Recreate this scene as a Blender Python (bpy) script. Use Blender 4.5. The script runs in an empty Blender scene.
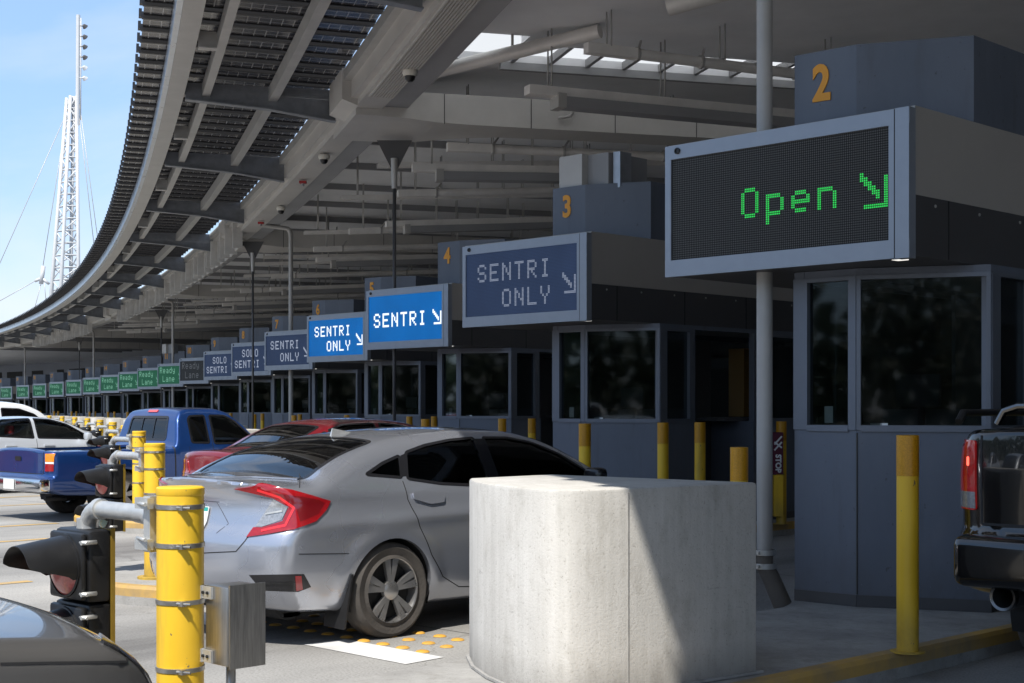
import bpy, bmesh, math, random
import numpy as np
from mathutils import Vector, Matrix
from mathutils.bvhtree import BVHTree
from mathutils.geometry import delaunay_2d_cdt
random.seed(7)
rnd = random.random
SC = bpy.context.scene
COL = SC.collection
R = math.radians

# ------------------------------------------------------------------ helpers
def tag(o, label=None, cat=None, group=None, kind=None):
    if label: o['label'] = label
    if cat: o['category'] = cat
    if group: o['group'] = group
    if kind: o['kind'] = kind
    return o

def empty(name, label, cat, loc=(0, 0, 0), rz=0.0, group=None):
    o = bpy.data.objects.new(name, None)
    COL.objects.link(o)
    o.empty_display_size = 0.2
    o.location = loc
    o.rotation_euler = (0, 0, rz)
    return tag(o, label, cat, group)

def copy_tree(o, parent=None):
    c = o.copy()
    COL.objects.link(c)
    if parent is not None:
        c.parent = parent
    for ch in o.children:
        copy_tree(ch, c)
    return c

class MB:
    """collects primitive shapes, then links them as one mesh object"""
    def __init__(s):
        s.v = []; s.f = []; s.sm = []
    def add(s, vs, fs, smooth=False):
        b = len(s.v)
        s.v += [tuple(v) for v in vs]
        s.f += [tuple(i + b for i in f) for f in fs]
        s.sm += [smooth] * len(fs)
        return s
    def box(s, x0, x1, y0, y1, z0, z1):
        vs = [(x0, y0, z0), (x1, y0, z0), (x1, y1, z0), (x0, y1, z0), (x0, y0, z1), (x1, y0, z1), (x1, y1, z1), (x0, y1, z1)]
        return s.add(vs, [(0, 3, 2, 1), (4, 5, 6, 7), (0, 1, 5, 4), (1, 2, 6, 5), (2, 3, 7, 6), (3, 0, 4, 7)])
    def hexa(s, p):   # 8 points, bottom ring then top ring
        return s.add(p, [(0, 3, 2, 1), (4, 5, 6, 7), (0, 1, 5, 4), (1, 2, 6, 5), (2, 3, 7, 6), (3, 0, 4, 7)])
    def prism(s, poly, z0, z1, bev=0.0):
        n = len(poly)
        if bev > 0:
            cx = sum(p[0] for p in poly) / n; cy = sum(p[1] for p in poly) / n
            rings = [(1, z0), (1, z1 - bev)]
            vs = [(x, y, z0) for x, y in poly] + [(x, y, z1 - bev) for x, y in poly]
            ins = []
            for x, y in poly:
                d = math.hypot(x - cx, y - cy)
                t = 1 - bev / max(d, 1e-6)
                ins.append((cx + (x - cx) * t, cy + (y - cy) * t, z1))
            vs += ins
            fs = [tuple(reversed(range(n))), tuple(range(2 * n, 3 * n))]
            for a in (0, n):
                fs += [(a + i, a + (i + 1) % n, a + n + (i + 1) % n, a + n + i) for i in range(n)]
            return s.add(vs, fs)
        vs = [(x, y, z0) for x, y in poly] + [(x, y, z1) for x, y in poly]
        fs = [tuple(reversed(range(n))), tuple(range(n, 2 * n))]
        fs += [(i, (i + 1) % n, n + (i + 1) % n, n + i) for i in range(n)]
        return s.add(vs, fs)
    def bar(s, a, b, w, h=None, up=(0, 0, 1)):
        a = Vector(a); b = Vector(b); d = (b - a).normalized()
        h = h or w
        u = Vector(up)
        sx = d.cross(u)
        if sx.length < 1e-4: sx = d.cross(Vector((1, 0, 0)))
        sx.normalize(); uz = sx.cross(d).normalized()
        sx = sx * w / 2; uz = uz * h / 2
        ps = [a - sx - uz, a + sx - uz, b + sx - uz, b - sx - uz, a - sx + uz, a + sx + uz, b + sx + uz, b - sx + uz]
        return s.hexa(ps)
    def tube(s, pts, r, n=12, cap=True):
        pts = [Vector(p) for p in pts]
        rs = r if isinstance(r, (list, tuple)) else [r] * len(pts)
        rings = []
        prev = None
        for i, p in enumerate(pts):
            if i == 0: d = pts[1] - p
            elif i == len(pts) - 1: d = p - pts[i - 1]
            else: d = (pts[i + 1] - p).normalized() + (p - pts[i - 1]).normalized()
            d.normalize()
            if prev is None:
                a = d.cross(Vector((0, 0, 1)))
                if a.length < 1e-3: a = d.cross(Vector((1, 0, 0)))
            else:
                a = prev - d * prev.dot(d)
            a.normalize(); prev = a
            b = d.cross(a)
            rings.append([p + (a * math.cos(t) + b * math.sin(t)) * rs[i] for t in [2 * math.pi * j / n for j in range(n)]])
        vs = [v for rg in rings for v in rg]
        fs = []
        for i in range(len(pts) - 1):
            for j in range(n):
                fs.append((i * n + j, i * n + (j + 1) % n, (i + 1) * n + (j + 1) % n, (i + 1) * n + j))
        s.add(vs, fs, True)
        if cap:
            m = len(pts) - 1
            s.add(rings[0], [tuple(reversed(range(n)))])
            s.add(rings[m], [tuple(range(n))])
        return s
    def lathe(s, prof, c=(0, 0, 0), axis='z', n=24, smooth=True):
        # prof list of (r, h)
        vs = []
        for r, h in prof:
            for j in range(n):
                t = 2 * math.pi * j / n
                a, b = r * math.cos(t), r * math.sin(t)
                if axis == 'z': p = (a, b, h)
                elif axis == 'x': p = (h, a, b)
                else: p = (b, h, a)
                vs.append((p[0] + c[0], p[1] + c[1], p[2] + c[2]))
        fs = []
        for i in range(len(prof) - 1):
            for j in range(n):
                fs.append((i * n + j, i * n + (j + 1) % n, (i + 1) * n + (j + 1) % n, (i + 1) * n + j))
        return s.add(vs, fs, smooth)
    def xform(s, M):
        s.v = [tuple(M @ Vector(v)) for v in s.v]
        return s
    def build(s, name, mat, parent=None, label=None, sharp=35, merge=False):
        me = bpy.data.meshes.new(name)
        me.from_pydata(s.v, [], s.f)
        me.polygons.foreach_set('use_smooth', s.sm)
        me.validate()
        o = bpy.data.objects.new(name, me)
        COL.objects.link(o)
        if mat: me.materials.append(mat)
        if parent is not None: o.parent = parent
        if label: o['label'] = label
        if merge or any(s.sm):
            fix_mesh(me, sharp)
        return o

def fix_mesh(me, sharp=35, recalc=True):
    bm = bmesh.new(); bm.from_mesh(me)
    bmesh.ops.remove_doubles(bm, verts=bm.verts, dist=1e-5)
    if recalc: bmesh.ops.recalc_face_normals(bm, faces=bm.faces)
    c = math.cos(R(sharp))
    for e in bm.edges:
        if len(e.link_faces) == 2:
            if e.link_faces[0].normal.dot(e.link_faces[1].normal) < c: e.smooth = False
    bm.to_mesh(me); bm.free()

def rbox(x0, x1, y0, y1, z0, z1, r=0.03, seg=2):
    """rounded box as an MB"""
    bm = bmesh.new()
    bmesh.ops.create_cube(bm, size=1.0)
    for v in bm.verts:
        v.co = Vector((x0 + (v.co.x + .5) * (x1 - x0), y0 + (v.co.y + .5) * (y1 - y0), z0 + (v.co.z + .5) * (z1 - z0)))
    bmesh.ops.bevel(bm, geom=list(bm.edges), offset=r, segments=seg, profile=0.5, affect='EDGES')
    m = MB()
    bm.verts.index_update()
    m.add([v.co.copy() for v in bm.verts], [tuple(v.index for v in f.verts) for f in bm.faces], True)
    bm.free()
    return m

def joinmb(*ms):
    o = MB()
    for m in ms:
        b = len(o.v); o.v += m.v; o.f += [tuple(i + b for i in f) for f in m.f]; o.sm += m.sm
    return o

# ------------------------------------------------------------------ materials
MATS = {}
def mat(name, col, rough=0.5, metal=0.0, spec=None, coat=0.0, nscale=0, namt=0.0, bump=0.0, bscale=40.0, emit=None, estr=0.0, col2=None, stretch=(1, 1, 1), coatr=0.05, detail=6.0):
    if name in MATS: return MATS[name]
    m = bpy.data.materials.new(name); MATS[name] = m
    m.use_nodes = True
    nt = m.node_tree; nd = nt.nodes; lk = nt.links
    p = nd['Principled BSDF']
    p.inputs['Base Color'].default_value = (*col, 1)
    p.inputs['Roughness'].default_value = rough
    p.inputs['Metallic'].default_value = metal
    if spec is not None: p.inputs['Specular IOR Level'].default_value = spec
    p.inputs['Coat Weight'].default_value = coat
    p.inputs['Coat Roughness'].default_value = coatr
    if emit:
        p.inputs['Emission Color'].default_value = (*emit, 1)
        p.inputs['Emission Strength'].default_value = estr
    tc = None
    if nscale or bump:
        tc = nd.new('ShaderNodeTexCoord'); mp = nd.new('ShaderNodeMapping')
        mp.inputs['Scale'].default_value = stretch
        lk.new(tc.outputs['Object'], mp.inputs['Vector'])
    if nscale:
        n = nd.new('ShaderNodeTexNoise'); n.inputs['Scale'].default_value = nscale; n.inputs['Detail'].default_value = detail
        n.inputs['Roughness'].default_value = 0.62
        lk.new(mp.outputs[0], n.inputs['Vector'])
        cr = nd.new('ShaderNodeValToRGB')
        c2 = col2 or tuple(c * (1 - namt) for c in col)
        cr.color_ramp.elements[0].position = 0.3; cr.color_ramp.elements[1].position = 0.7
        cr.color_ramp.elements[0].color = (*c2, 1); cr.color_ramp.elements[1].color = (*col, 1)
        lk.new(n.outputs['Fac'], cr.inputs['Fac'])
        lk.new(cr.outputs['Color'], p.inputs['Base Color'])
        mr = nd.new('ShaderNodeMapRange'); mr.inputs['To Min'].default_value = max(rough - .08, 0.0); mr.inputs['To Max'].default_value = min(rough + .12, 1)
        lk.new(n.outputs['Fac'], mr.inputs['Value']); lk.new(mr.outputs[0], p.inputs['Roughness'])
    if bump:
        n2 = nd.new('ShaderNodeTexNoise'); n2.inputs['Scale'].default_value = bscale; n2.inputs['Detail'].default_value = 5
        lk.new(mp.outputs[0], n2.inputs['Vector'])
        b = nd.new('ShaderNodeBump'); b.inputs['Strength'].default_value = bump; b.inputs['Distance'].default_value = 0.02
        lk.new(n2.outputs['Fac'], b.inputs['Height']); lk.new(b.outputs[0], p.inputs['Normal'])
    return m

def paint(name, col, metal=0.6, rough=0.28, flake=True):
    m = mat(name, col, rough=rough, metal=metal, coat=1.0, coatr=0.03)
    nt = m.node_tree; nd = nt.nodes; lk = nt.links; p = nd['Principled BSDF']
    tc = nd.new('ShaderNodeTexCoord'); n = nd.new('ShaderNodeTexNoise'); n.inputs['Scale'].default_value = 2.0; n.inputs['Detail'].default_value = 2
    lk.new(tc.outputs['Object'], n.inputs['Vector'])
    mr = nd.new('ShaderNodeMapRange'); mr.inputs['To Min'].default_value = rough - .03; mr.inputs['To Max'].default_value = rough + .1
    lk.new(n.outputs['Fac'], mr.inputs['Value']); lk.new(mr.outputs[0], p.inputs['Roughness'])
    # road dust towards the sills (a real film of dirt with its own uneven edge)
    sx = nd.new('ShaderNodeSeparateXYZ'); lk.new(tc.outputs['Object'], sx.inputs[0])
    ad = nd.new('ShaderNodeMath'); ad.operation = 'MULTIPLY_ADD'; ad.inputs[1].default_value = -1.6; ad.inputs[2].default_value = 0.95
    lk.new(sx.outputs['Z'], ad.inputs[0])
    mu = nd.new('ShaderNodeMath'); mu.operation = 'MULTIPLY'; lk.new(ad.outputs[0], mu.inputs[0]); lk.new(n.outputs['Fac'], mu.inputs[1]); mu.use_clamp = True
    mx = nd.new('ShaderNodeMix'); mx.data_type = 'RGBA'
    mx.inputs['A'].default_value = (*col, 1); mx.inputs['B'].default_value = (0.16, 0.14, 0.12, 1)
    sc = nd.new('ShaderNodeMath'); sc.operation = 'MULTIPLY'; sc.inputs[1].default_value = 0.55; lk.new(mu.outputs[0], sc.inputs[0])
    lk.new(sc.outputs[0], mx.inputs['Factor']); lk.new(mx.outputs['Result'], p.inputs['Base Color'])
    return m

def glassmat(name, tint, fac=1.0, rough=0.0, ior=1.5):
    m = bpy.data.materials.new(name); MATS[name] = m
    m.use_nodes = True
    nt = m.node_tree; nd = nt.nodes; lk = nt.links
    nd.remove(nd['Principled BSDF'])
    out = nd['Material Output']
    tr = nd.new('ShaderNodeBsdfTransparent'); tr.inputs['Color'].default_value = (*tint, 1)
    gl = nd.new('ShaderNodeBsdfGlossy'); gl.inputs['Roughness'].default_value = rough
    fr = nd.new('ShaderNodeFresnel'); fr.inputs['IOR'].default_value = ior
    mu = nd.new('ShaderNodeMath'); mu.operation = 'MULTIPLY'; mu.inputs[1].default_value = fac; mu.use_clamp = True
    lk.new(fr.outputs[0], mu.inputs[0])
    mx = nd.new('ShaderNodeMixShader')
    lk.new(mu.outputs[0], mx.inputs[0]); lk.new(tr.outputs[0], mx.inputs[1]); lk.new(gl.outputs[0], mx.inputs[2])
    lk.new(mx.outputs[0], out.inputs['Surface'])
    return m

def concrete(name, col, dark, streak=True):
    m = bpy.data.materials.new(name); MATS[name] = m
    m.use_nodes = True
    nt = m.node_tree; nd = nt.nodes; lk = nt.links; p = nd['Principled BSDF']
    p.inputs['Roughness'].default_value = 0.85; p.inputs['Specular IOR Level'].default_value = 0.25
    tc = nd.new('ShaderNodeTexCoord')
    def noise(scale, st=(1, 1, 1), det=8, rg=.6):
        mp = nd.new('ShaderNodeMapping'); mp.inputs['Scale'].default_value = st
        lk.new(tc.outputs['Object'], mp.inputs['Vector'])
        n = nd.new('ShaderNodeTexNoise'); n.inputs['Scale'].default_value = scale; n.inputs['Detail'].default_value = det; n.inputs['Roughness'].default_value = rg
        lk.new(mp.outputs[0], n.inputs['Vector']); return n
    n1 = noise(2.1, (1, 1, .75)); n2 = noise(17, (1, 1, .045) if streak else (1, 1, 1), 5, .7); n3 = noise(75); n5 = noise(5.5, (1, 1, .6), 9, .72)
    def ramp(n, a, b, ca, cb):
        r = nd.new('ShaderNodeValToRGB'); r.color_ramp.elements[0].position = a; r.color_ramp.elements[1].position = b
        r.color_ramp.elements[0].color = (*ca, 1); r.color_ramp.elements[1].color = (*cb, 1); lk.new(n.outputs['Fac'], r.inputs['Fac']); return r
    r1 = ramp(n1, .3, .72, dark, col)
    r2 = ramp(n2, .3, .62, (.87, .87, .86), (1, 1, 1)); r5 = ramp(n5, .52, .74, (1, 1, 1), (.76, .745, .72))
    r3 = ramp(n3, .30, .42, (.72, .71, .69), (1, 1, 1))
    def mul(a, b):
        x = nd.new('ShaderNodeMix'); x.data_type = 'RGBA'; x.blend_type = 'MULTIPLY'; x.inputs['Factor'].default_value = 1
        lk.new(a, x.inputs['A']); lk.new(b, x.inputs['B']); return x.outputs['Result']
    c = mul(mul(mul(r1.outputs[0], r2.outputs[0]), r3.outputs[0]), r5.outputs[0])
    # pock marks
    vo = nd.new('ShaderNodeTexVoronoi'); vo.inputs['Scale'].default_value = 27; vo.inputs['Randomness'].default_value = 1.0; lk.new(tc.outputs['Object'], vo.inputs['Vector'])
    r4 = nd.new('ShaderNodeValToRGB'); r4.color_ramp.elements[0].position = .04; r4.color_ramp.elements[1].position = .09
    r4.color_ramp.elements[0].color = (.55, .54, .52, 1); r4.color_ramp.elements[1].color = (1, 1, 1, 1); lk.new(vo.outputs['Distance'], r4.inputs['Fac'])
    c = mul(c, r4.outputs[0])
    if streak:   # splash-back grime along the foot, and a few tyre rubs
        sx = nd.new('ShaderNodeSeparateXYZ'); lk.new(tc.outputs['Object'], sx.inputs[0])
        mr = nd.new('ShaderNodeMapRange'); mr.inputs['From Min'].default_value = .20; mr.inputs['From Max'].default_value = 0.0; lk.new(sx.outputs['Z'], mr.inputs['Value'])
        mu = nd.new('ShaderNodeMath'); mu.operation = 'MULTIPLY'; lk.new(mr.outputs[0], mu.inputs[0]); lk.new(n5.outputs['Fac'], mu.inputs[1])
        xg = nd.new('ShaderNodeMix'); xg.data_type = 'RGBA'; xg.inputs['B'].default_value = (.13, .12, .105, 1); lk.new(mu.outputs[0], xg.inputs['Factor']); lk.new(c, xg.inputs['A']); c = xg.outputs['Result']
        n6 = noise(3.2, (1, 1, 5.5), 6, .7); r6 = nd.new('ShaderNodeValToRGB'); r6.color_ramp.elements[0].position = .66; r6.color_ramp.elements[1].position = .72
        r6.color_ramp.elements[0].color = (0, 0, 0, 1); r6.color_ramp.elements[1].color = (.55, .55, .55, 1); lk.new(n6.outputs['Fac'], r6.inputs['Fac'])
        xr = nd.new('ShaderNodeMix'); xr.data_type = 'RGBA'; xr.inputs['B'].default_value = (.16, .15, .14, 1); lk.new(r6.outputs[0], xr.inputs['Factor']); lk.new(c, xr.inputs['A']); c = xr.outputs['Result']
    lk.new(c, p.inputs['Base Color'])
    b = nd.new('ShaderNodeBump'); b.inputs['Strength'].default_value = .25; b.inputs['Distance'].default_value = .01
    lk.new(n3.outputs['Fac'], b.inputs['Height']); lk.new(b.outputs[0], p.inputs['Normal'])
    return m

def worn(name, col, col2, chip, rough=.42, chip_amt=.57, dirt=(.10, .085, .06), zdirt=.35):
    # painted steel with chips, rubs and a dirty foot
    m = bpy.data.materials.new(name); MATS[name] = m; m.use_nodes = True
    nt = m.node_tree; nd = nt.nodes; lk = nt.links; p = nd['Principled BSDF']
    tc = nd.new('ShaderNodeTexCoord'); oi = nd.new('ShaderNodeObjectInfo')
    ad = nd.new('ShaderNodeVectorMath'); ad.operation = 'ADD'; lk.new(tc.outputs['Object'], ad.inputs[0])
    rv = nd.new('ShaderNodeVectorMath'); rv.operation = 'SCALE'; rv.inputs[0].default_value = (37, 19, 11); lk.new(oi.outputs['Random'], rv.inputs['Scale']); lk.new(rv.outputs[0], ad.inputs[1])
    def noise(sc, st, det=6):
        mp = nd.new('ShaderNodeMapping'); mp.inputs['Scale'].default_value = st; lk.new(ad.outputs[0], mp.inputs['Vector'])
        n = nd.new('ShaderNodeTexNoise'); n.inputs['Scale'].default_value = sc; n.inputs['Detail'].default_value = det; n.inputs['Roughness'].default_value = .65
        lk.new(mp.outputs[0], n.inputs['Vector']); return n
    def ramp(src, a, b, ca, cb):
        r = nd.new('ShaderNodeValToRGB'); r.color_ramp.elements[0].position = a; r.color_ramp.elements[1].position = b
        r.color_ramp.elements[0].color = (*ca, 1); r.color_ramp.elements[1].color = (*cb, 1); lk.new(src, r.inputs['Fac']); return r.outputs[0]
    def mix(f, a, b):
        x = nd.new('ShaderNodeMix'); x.data_type = 'RGBA'; lk.new(f, x.inputs['Factor']); lk.new(a, x.inputs['A'])
        if isinstance(b, tuple): x.inputs['B'].default_value = (*b, 1)
        else: lk.new(b, x.inputs['B'])
        return x.outputs['Result']
    base = ramp(noise(2.2, (1, 1, .5)).outputs['Fac'], .3, .7, col2, col)
    n1 = noise(26, (1, 1, .55), 3)
    base = mix(ramp(n1.outputs['Fac'], chip_amt + .09, chip_amt + .11, (0, 0, 0), (1, 1, 1)), base, chip)
    n3 = noise(7, (1, 1, .12), 5)
    base = mix(ramp(n3.outputs['Fac'], .56, .78, (0, 0, 0), (.45, .45, .45)), base, dirt)
    sx = nd.new('ShaderNodeSeparateXYZ'); lk.new(tc.outputs['Object'], sx.inputs[0])
    mr = nd.new('ShaderNodeMapRange'); mr.inputs['From Min'].default_value = zdirt; mr.inputs['From Max'].default_value = 0.0; lk.new(sx.outputs['Z'], mr.inputs['Value'])
    mu = nd.new('ShaderNodeMath'); mu.operation = 'MULTIPLY'; lk.new(mr.outputs[0], mu.inputs[0]); lk.new(noise(9, (1, 1, .6)).outputs['Fac'], mu.inputs[1])
    base = mix(mu.outputs[0], base, dirt)
    lk.new(base, p.inputs['Base Color'])
    r2 = nd.new('ShaderNodeMapRange'); r2.inputs['To Min'].default_value = rough - .1; r2.inputs['To Max'].default_value = rough + .25; lk.new(n3.outputs['Fac'], r2.inputs['Value']); lk.new(r2.outputs[0], p.inputs['Roughness'])
    b = nd.new('ShaderNodeBump'); b.inputs['Strength'].default_value = .15; b.inputs['Distance'].default_value = .003; lk.new(n1.outputs['Fac'], b.inputs['Height']); lk.new(b.outputs[0], p.inputs['Normal'])
    return m

M = {}
M['block'] = concrete('cast concrete', (.595, .575, .54), (.47, .452, .42))
M['panel'] = mat('beige metal panel', (.50, .48, .45), .45, .0, nscale=1.2, namt=.16, bump=.04, bscale=3)
M['panel_edge'] = mat('panel joint', (.06, .058, .055), .7)
M['deckgrey'] = mat('grey soffit board', (.82, .82, .83), .6, nscale=.8, namt=.15)
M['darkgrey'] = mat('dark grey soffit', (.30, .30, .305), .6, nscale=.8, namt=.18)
M['steel'] = mat('painted steel beam', (.46, .45, .43), .42, .25, nscale=2.5, namt=.2)
M['galv'] = mat('galvanised steel', (.45, .47, .50), .4, .75, nscale=6, namt=.25)
M['fixture'] = mat('fixture housing', (.80, .77, .73), .5, .2, nscale=2, namt=.2)
M['pipe'] = mat('painted pipe', (.42, .405, .385), .45, .1, nscale=3, namt=.15)
M['boothblue'] = mat('blue grey booth panel', (.125, .142, .178), .42, .15, nscale=1.1, namt=.14, bump=.02, bscale=2)
M['boothblue'] = worn('weathered blue grey panel', (.125, .142, .178), (.105, .122, .156), (.075, .08, .09), .42, .60, (.085, .083, .08), .5)
M['boothframe'] = mat('grey window frame', (.15, .166, .20), .4, .3, nscale=4, namt=.12)
M['fascia_up'] = mat('taupe fascia panel', (.44, .41, .375), .45, .1, nscale=.9, namt=.12)
M['fascia_lo'] = mat('dark fascia panel', (.085, .083, .085), .4, .1, nscale=.9, namt=.2)
M['signframe'] = mat('sign frame paint', (.30, .33, .38), .35, .3, nscale=5, namt=.1)
M['black'] = mat('black plastic', (.012, .012, .013), .42, nscale=12, namt=.4)
M['blackm'] = mat('matt black', (.012, .012, .012), .8)
M['rubber'] = mat('tyre rubber', (.045, .041, .037), .82, nscale=9, namt=.5, col2=(.075, .066, .058), bump=.2, bscale=60)
M['yellow'] = mat('yellow paint', (.82, .53, .03), .45, nscale=2.6, namt=.14, bump=.03, bscale=12, col2=(.70, .40, .02))
M['yellow'] = worn('worn yellow paint', (.82, .53, .03), (.74, .44, .02), (.20, .14, .07), chip_amt=.60)
M['amberband'] = mat('amber reflective band', (.66, .31, .01), .3, nscale=120, namt=.35)
M['galvb'] = mat('bright zinc', (.62, .62, .60), .38, .6, nscale=14, namt=.25)
M['stainless'] = mat('brushed stainless', (.48, .46, .43), .34, .95, nscale=30, namt=.3, stretch=(6, 6, .3))
M['orange'] = mat('orange numeral', (.78, .33, .02), .5)
M['tile'] = mat('chrome', (.75, .75, .76), .12, 1.0)
M['white'] = mat('white paint', (.78, .78, .76), .5, nscale=3, namt=.12)
M['redlens'] = mat('red lens', (.31, .005, .009), .12, 0, coat=1.0, nscale=60, namt=.25)
M['reddim'] = mat('dark red lens', (.14, .003, .006), .1, 0, coat=1.0)
M['clearlens'] = mat('clear lens', (.40, .41, .43), .12, .35, coat=1.0, nscale=70, namt=.45)
M['amber'] = mat('amber lens', (.85, .26, .01), .15, coat=1.0, nscale=60, namt=.2)
M['seat'] = mat('dark seat cloth', (.085, .085, .09), .85, nscale=20, namt=.3)
M['seatgrey'] = mat('grey seat cloth', (.16, .155, .15), .85, nscale=20, namt=.3)
M['interior'] = mat('dark trim', (.055, .055, .06), .7)
M['boothin'] = mat('dark booth interior', (.10, .10, .105), .8, nscale=3, namt=.4)
M['glass'] = glassmat('booth glass', (.58, .62, .62), .62, .032)
M['carglass'] = glassmat('car glass', (.80, .84, .82), 1.0)
M['rearglass'] = glassmat('tinted rear glass', (.30, .33, .33), 1.5)
M['privacy'] = glassmat('privacy glass', (.12, .125, .13), 1.1)
# ------------------------------------------------------------------ camera, light, sky
EXP = 0.80
FPX, HORIZ, HC, TH = 1450.0, 409.0, 1.55, R(45.5)
FW = Vector((-math.sin(TH), math.cos(TH), 0)); RT = Vector((math.cos(TH), math.sin(TH), 0))
cam_d = bpy.data.cameras.new('camera'); cam = bpy.data.objects.new('camera', cam_d); COL.objects.link(cam)
cam_d.sensor_fit = 'HORIZONTAL'; cam_d.sensor_width = 36.0; cam_d.lens = 36.0 * FPX / 1024
cam_d.shift_y = (HORIZ - 341.5) / 1024
cam_d.clip_start = 0.05; cam_d.clip_end = 4000
cam.location = (0, 0, HC); cam.rotation_euler = (R(90), 0, TH)
SC.camera = cam
SC.view_settings.view_transform = 'Standard'; SC.view_settings.look = 'None'
SC.view_settings.exposure = EXP; SC.view_settings.gamma = 1.0
EM = 1 / 2 ** EXP

def at(px, d, z):          # a point d metres in front of the camera, under picture column px
    p = FW * d + RT * ((px - 512) / FPX * d)
    return Vector((p.x, p.y, z))
def aty(px, y, d):         # the same with the height taken from picture row y
    return at(px, d, HC + (HORIZ - y) * d / FPX)

SUN = Vector((.27, -.617, 1.0)).normalized()
el = math.asin(SUN.z); az = math.atan2(SUN.x, SUN.y)
sl = bpy.data.lights.new('sun', 'SUN'); so = bpy.data.objects.new('sun', sl); COL.objects.link(so)
sl.energy = 3.75; sl.angle = R(.53); sl.color = (1, .955, .88)
so.rotation_euler = (-SUN).to_track_quat('-Z', 'Y').to_euler(); so.location = (0, -20, 30)
w = bpy.data.worlds.new('World'); SC.world = w; w.use_nodes = True
nt = w.node_tree; bg = nt.nodes['Background']
sky = nt.nodes.new('ShaderNodeTexSky'); sky.sky_type = 'NISHITA'; sky.sun_disc = False
sky.sun_elevation = el; sky.sun_rotation = az; sky.altitude = 20; sky.dust_density = .45; sky.ozone_density = 1.2; sky.air_density = 1.0
bg.inputs['Strength'].default_value = 0.15
tcw = nt.nodes.new('ShaderNodeTexCoord'); mpw = nt.nodes.new('ShaderNodeMapping'); mpw.inputs['Scale'].default_value = (1.0, 1.0, 2.6); mpw.inputs['Location'].default_value = (.3, .1, 0.25)
nw = nt.nodes.new('ShaderNodeTexNoise'); nw.inputs['Scale'].default_value = 2.3; nw.inputs['Detail'].default_value = 7; nw.inputs['Roughness'].default_value = .52; nw.inputs['Distortion'].default_value = .3
crw = nt.nodes.new('ShaderNodeValToRGB'); crw.color_ramp.elements[0].position = .44; crw.color_ramp.elements[1].position = .70
crw.color_ramp.elements[0].color = (0, 0, 0, 1); crw.color_ramp.elements[1].color = (.8, .8, .8, 1)
mxw = nt.nodes.new('ShaderNodeMix'); mxw.data_type = 'RGBA'; mxw.inputs['B'].default_value = (3.7, 3.85, 4.2, 1)
nt.links.new(tcw.outputs['Generated'], mpw.inputs['Vector']); nt.links.new(mpw.outputs[0], nw.inputs['Vector'])
nt.links.new(nw.outputs['Fac'], crw.inputs['Fac']); nt.links.new(crw.outputs['Color'], mxw.inputs['Factor'])
veil = nt.nodes.new('ShaderNodeMix'); veil.data_type = 'RGBA'; veil.inputs['Factor'].default_value = .68; veil.inputs['B'].default_value = (1.35, 2.2, 3.65, 1)
nt.links.new(sky.outputs[0], veil.inputs['A']); nt.links.new(veil.outputs['Result'], mxw.inputs['A']); nt.links.new(mxw.outputs['Result'], bg.inputs['Color'])

# ------------------------------------------------------------------ the row of lanes (a gentle arc)
def dY(k): return 3.51 * k - .0594 * k * k
def RC(k, o, z=None):      # point on the arc through the sign corners: k lanes along, o metres towards the traffic
    X = -6.97 - 6 * k; Y = 8.47 + dY(k)
    tx, ty = -6.0, 3.51 - .1188 * k
    L = math.hypot(tx, ty); tx /= L; ty /= L
    x, y = X - ty * o, Y + tx * o
    return (x, y) if z is None else Vector((x, y, z))
NB = list(range(2, 21))    # booth numbers

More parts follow.
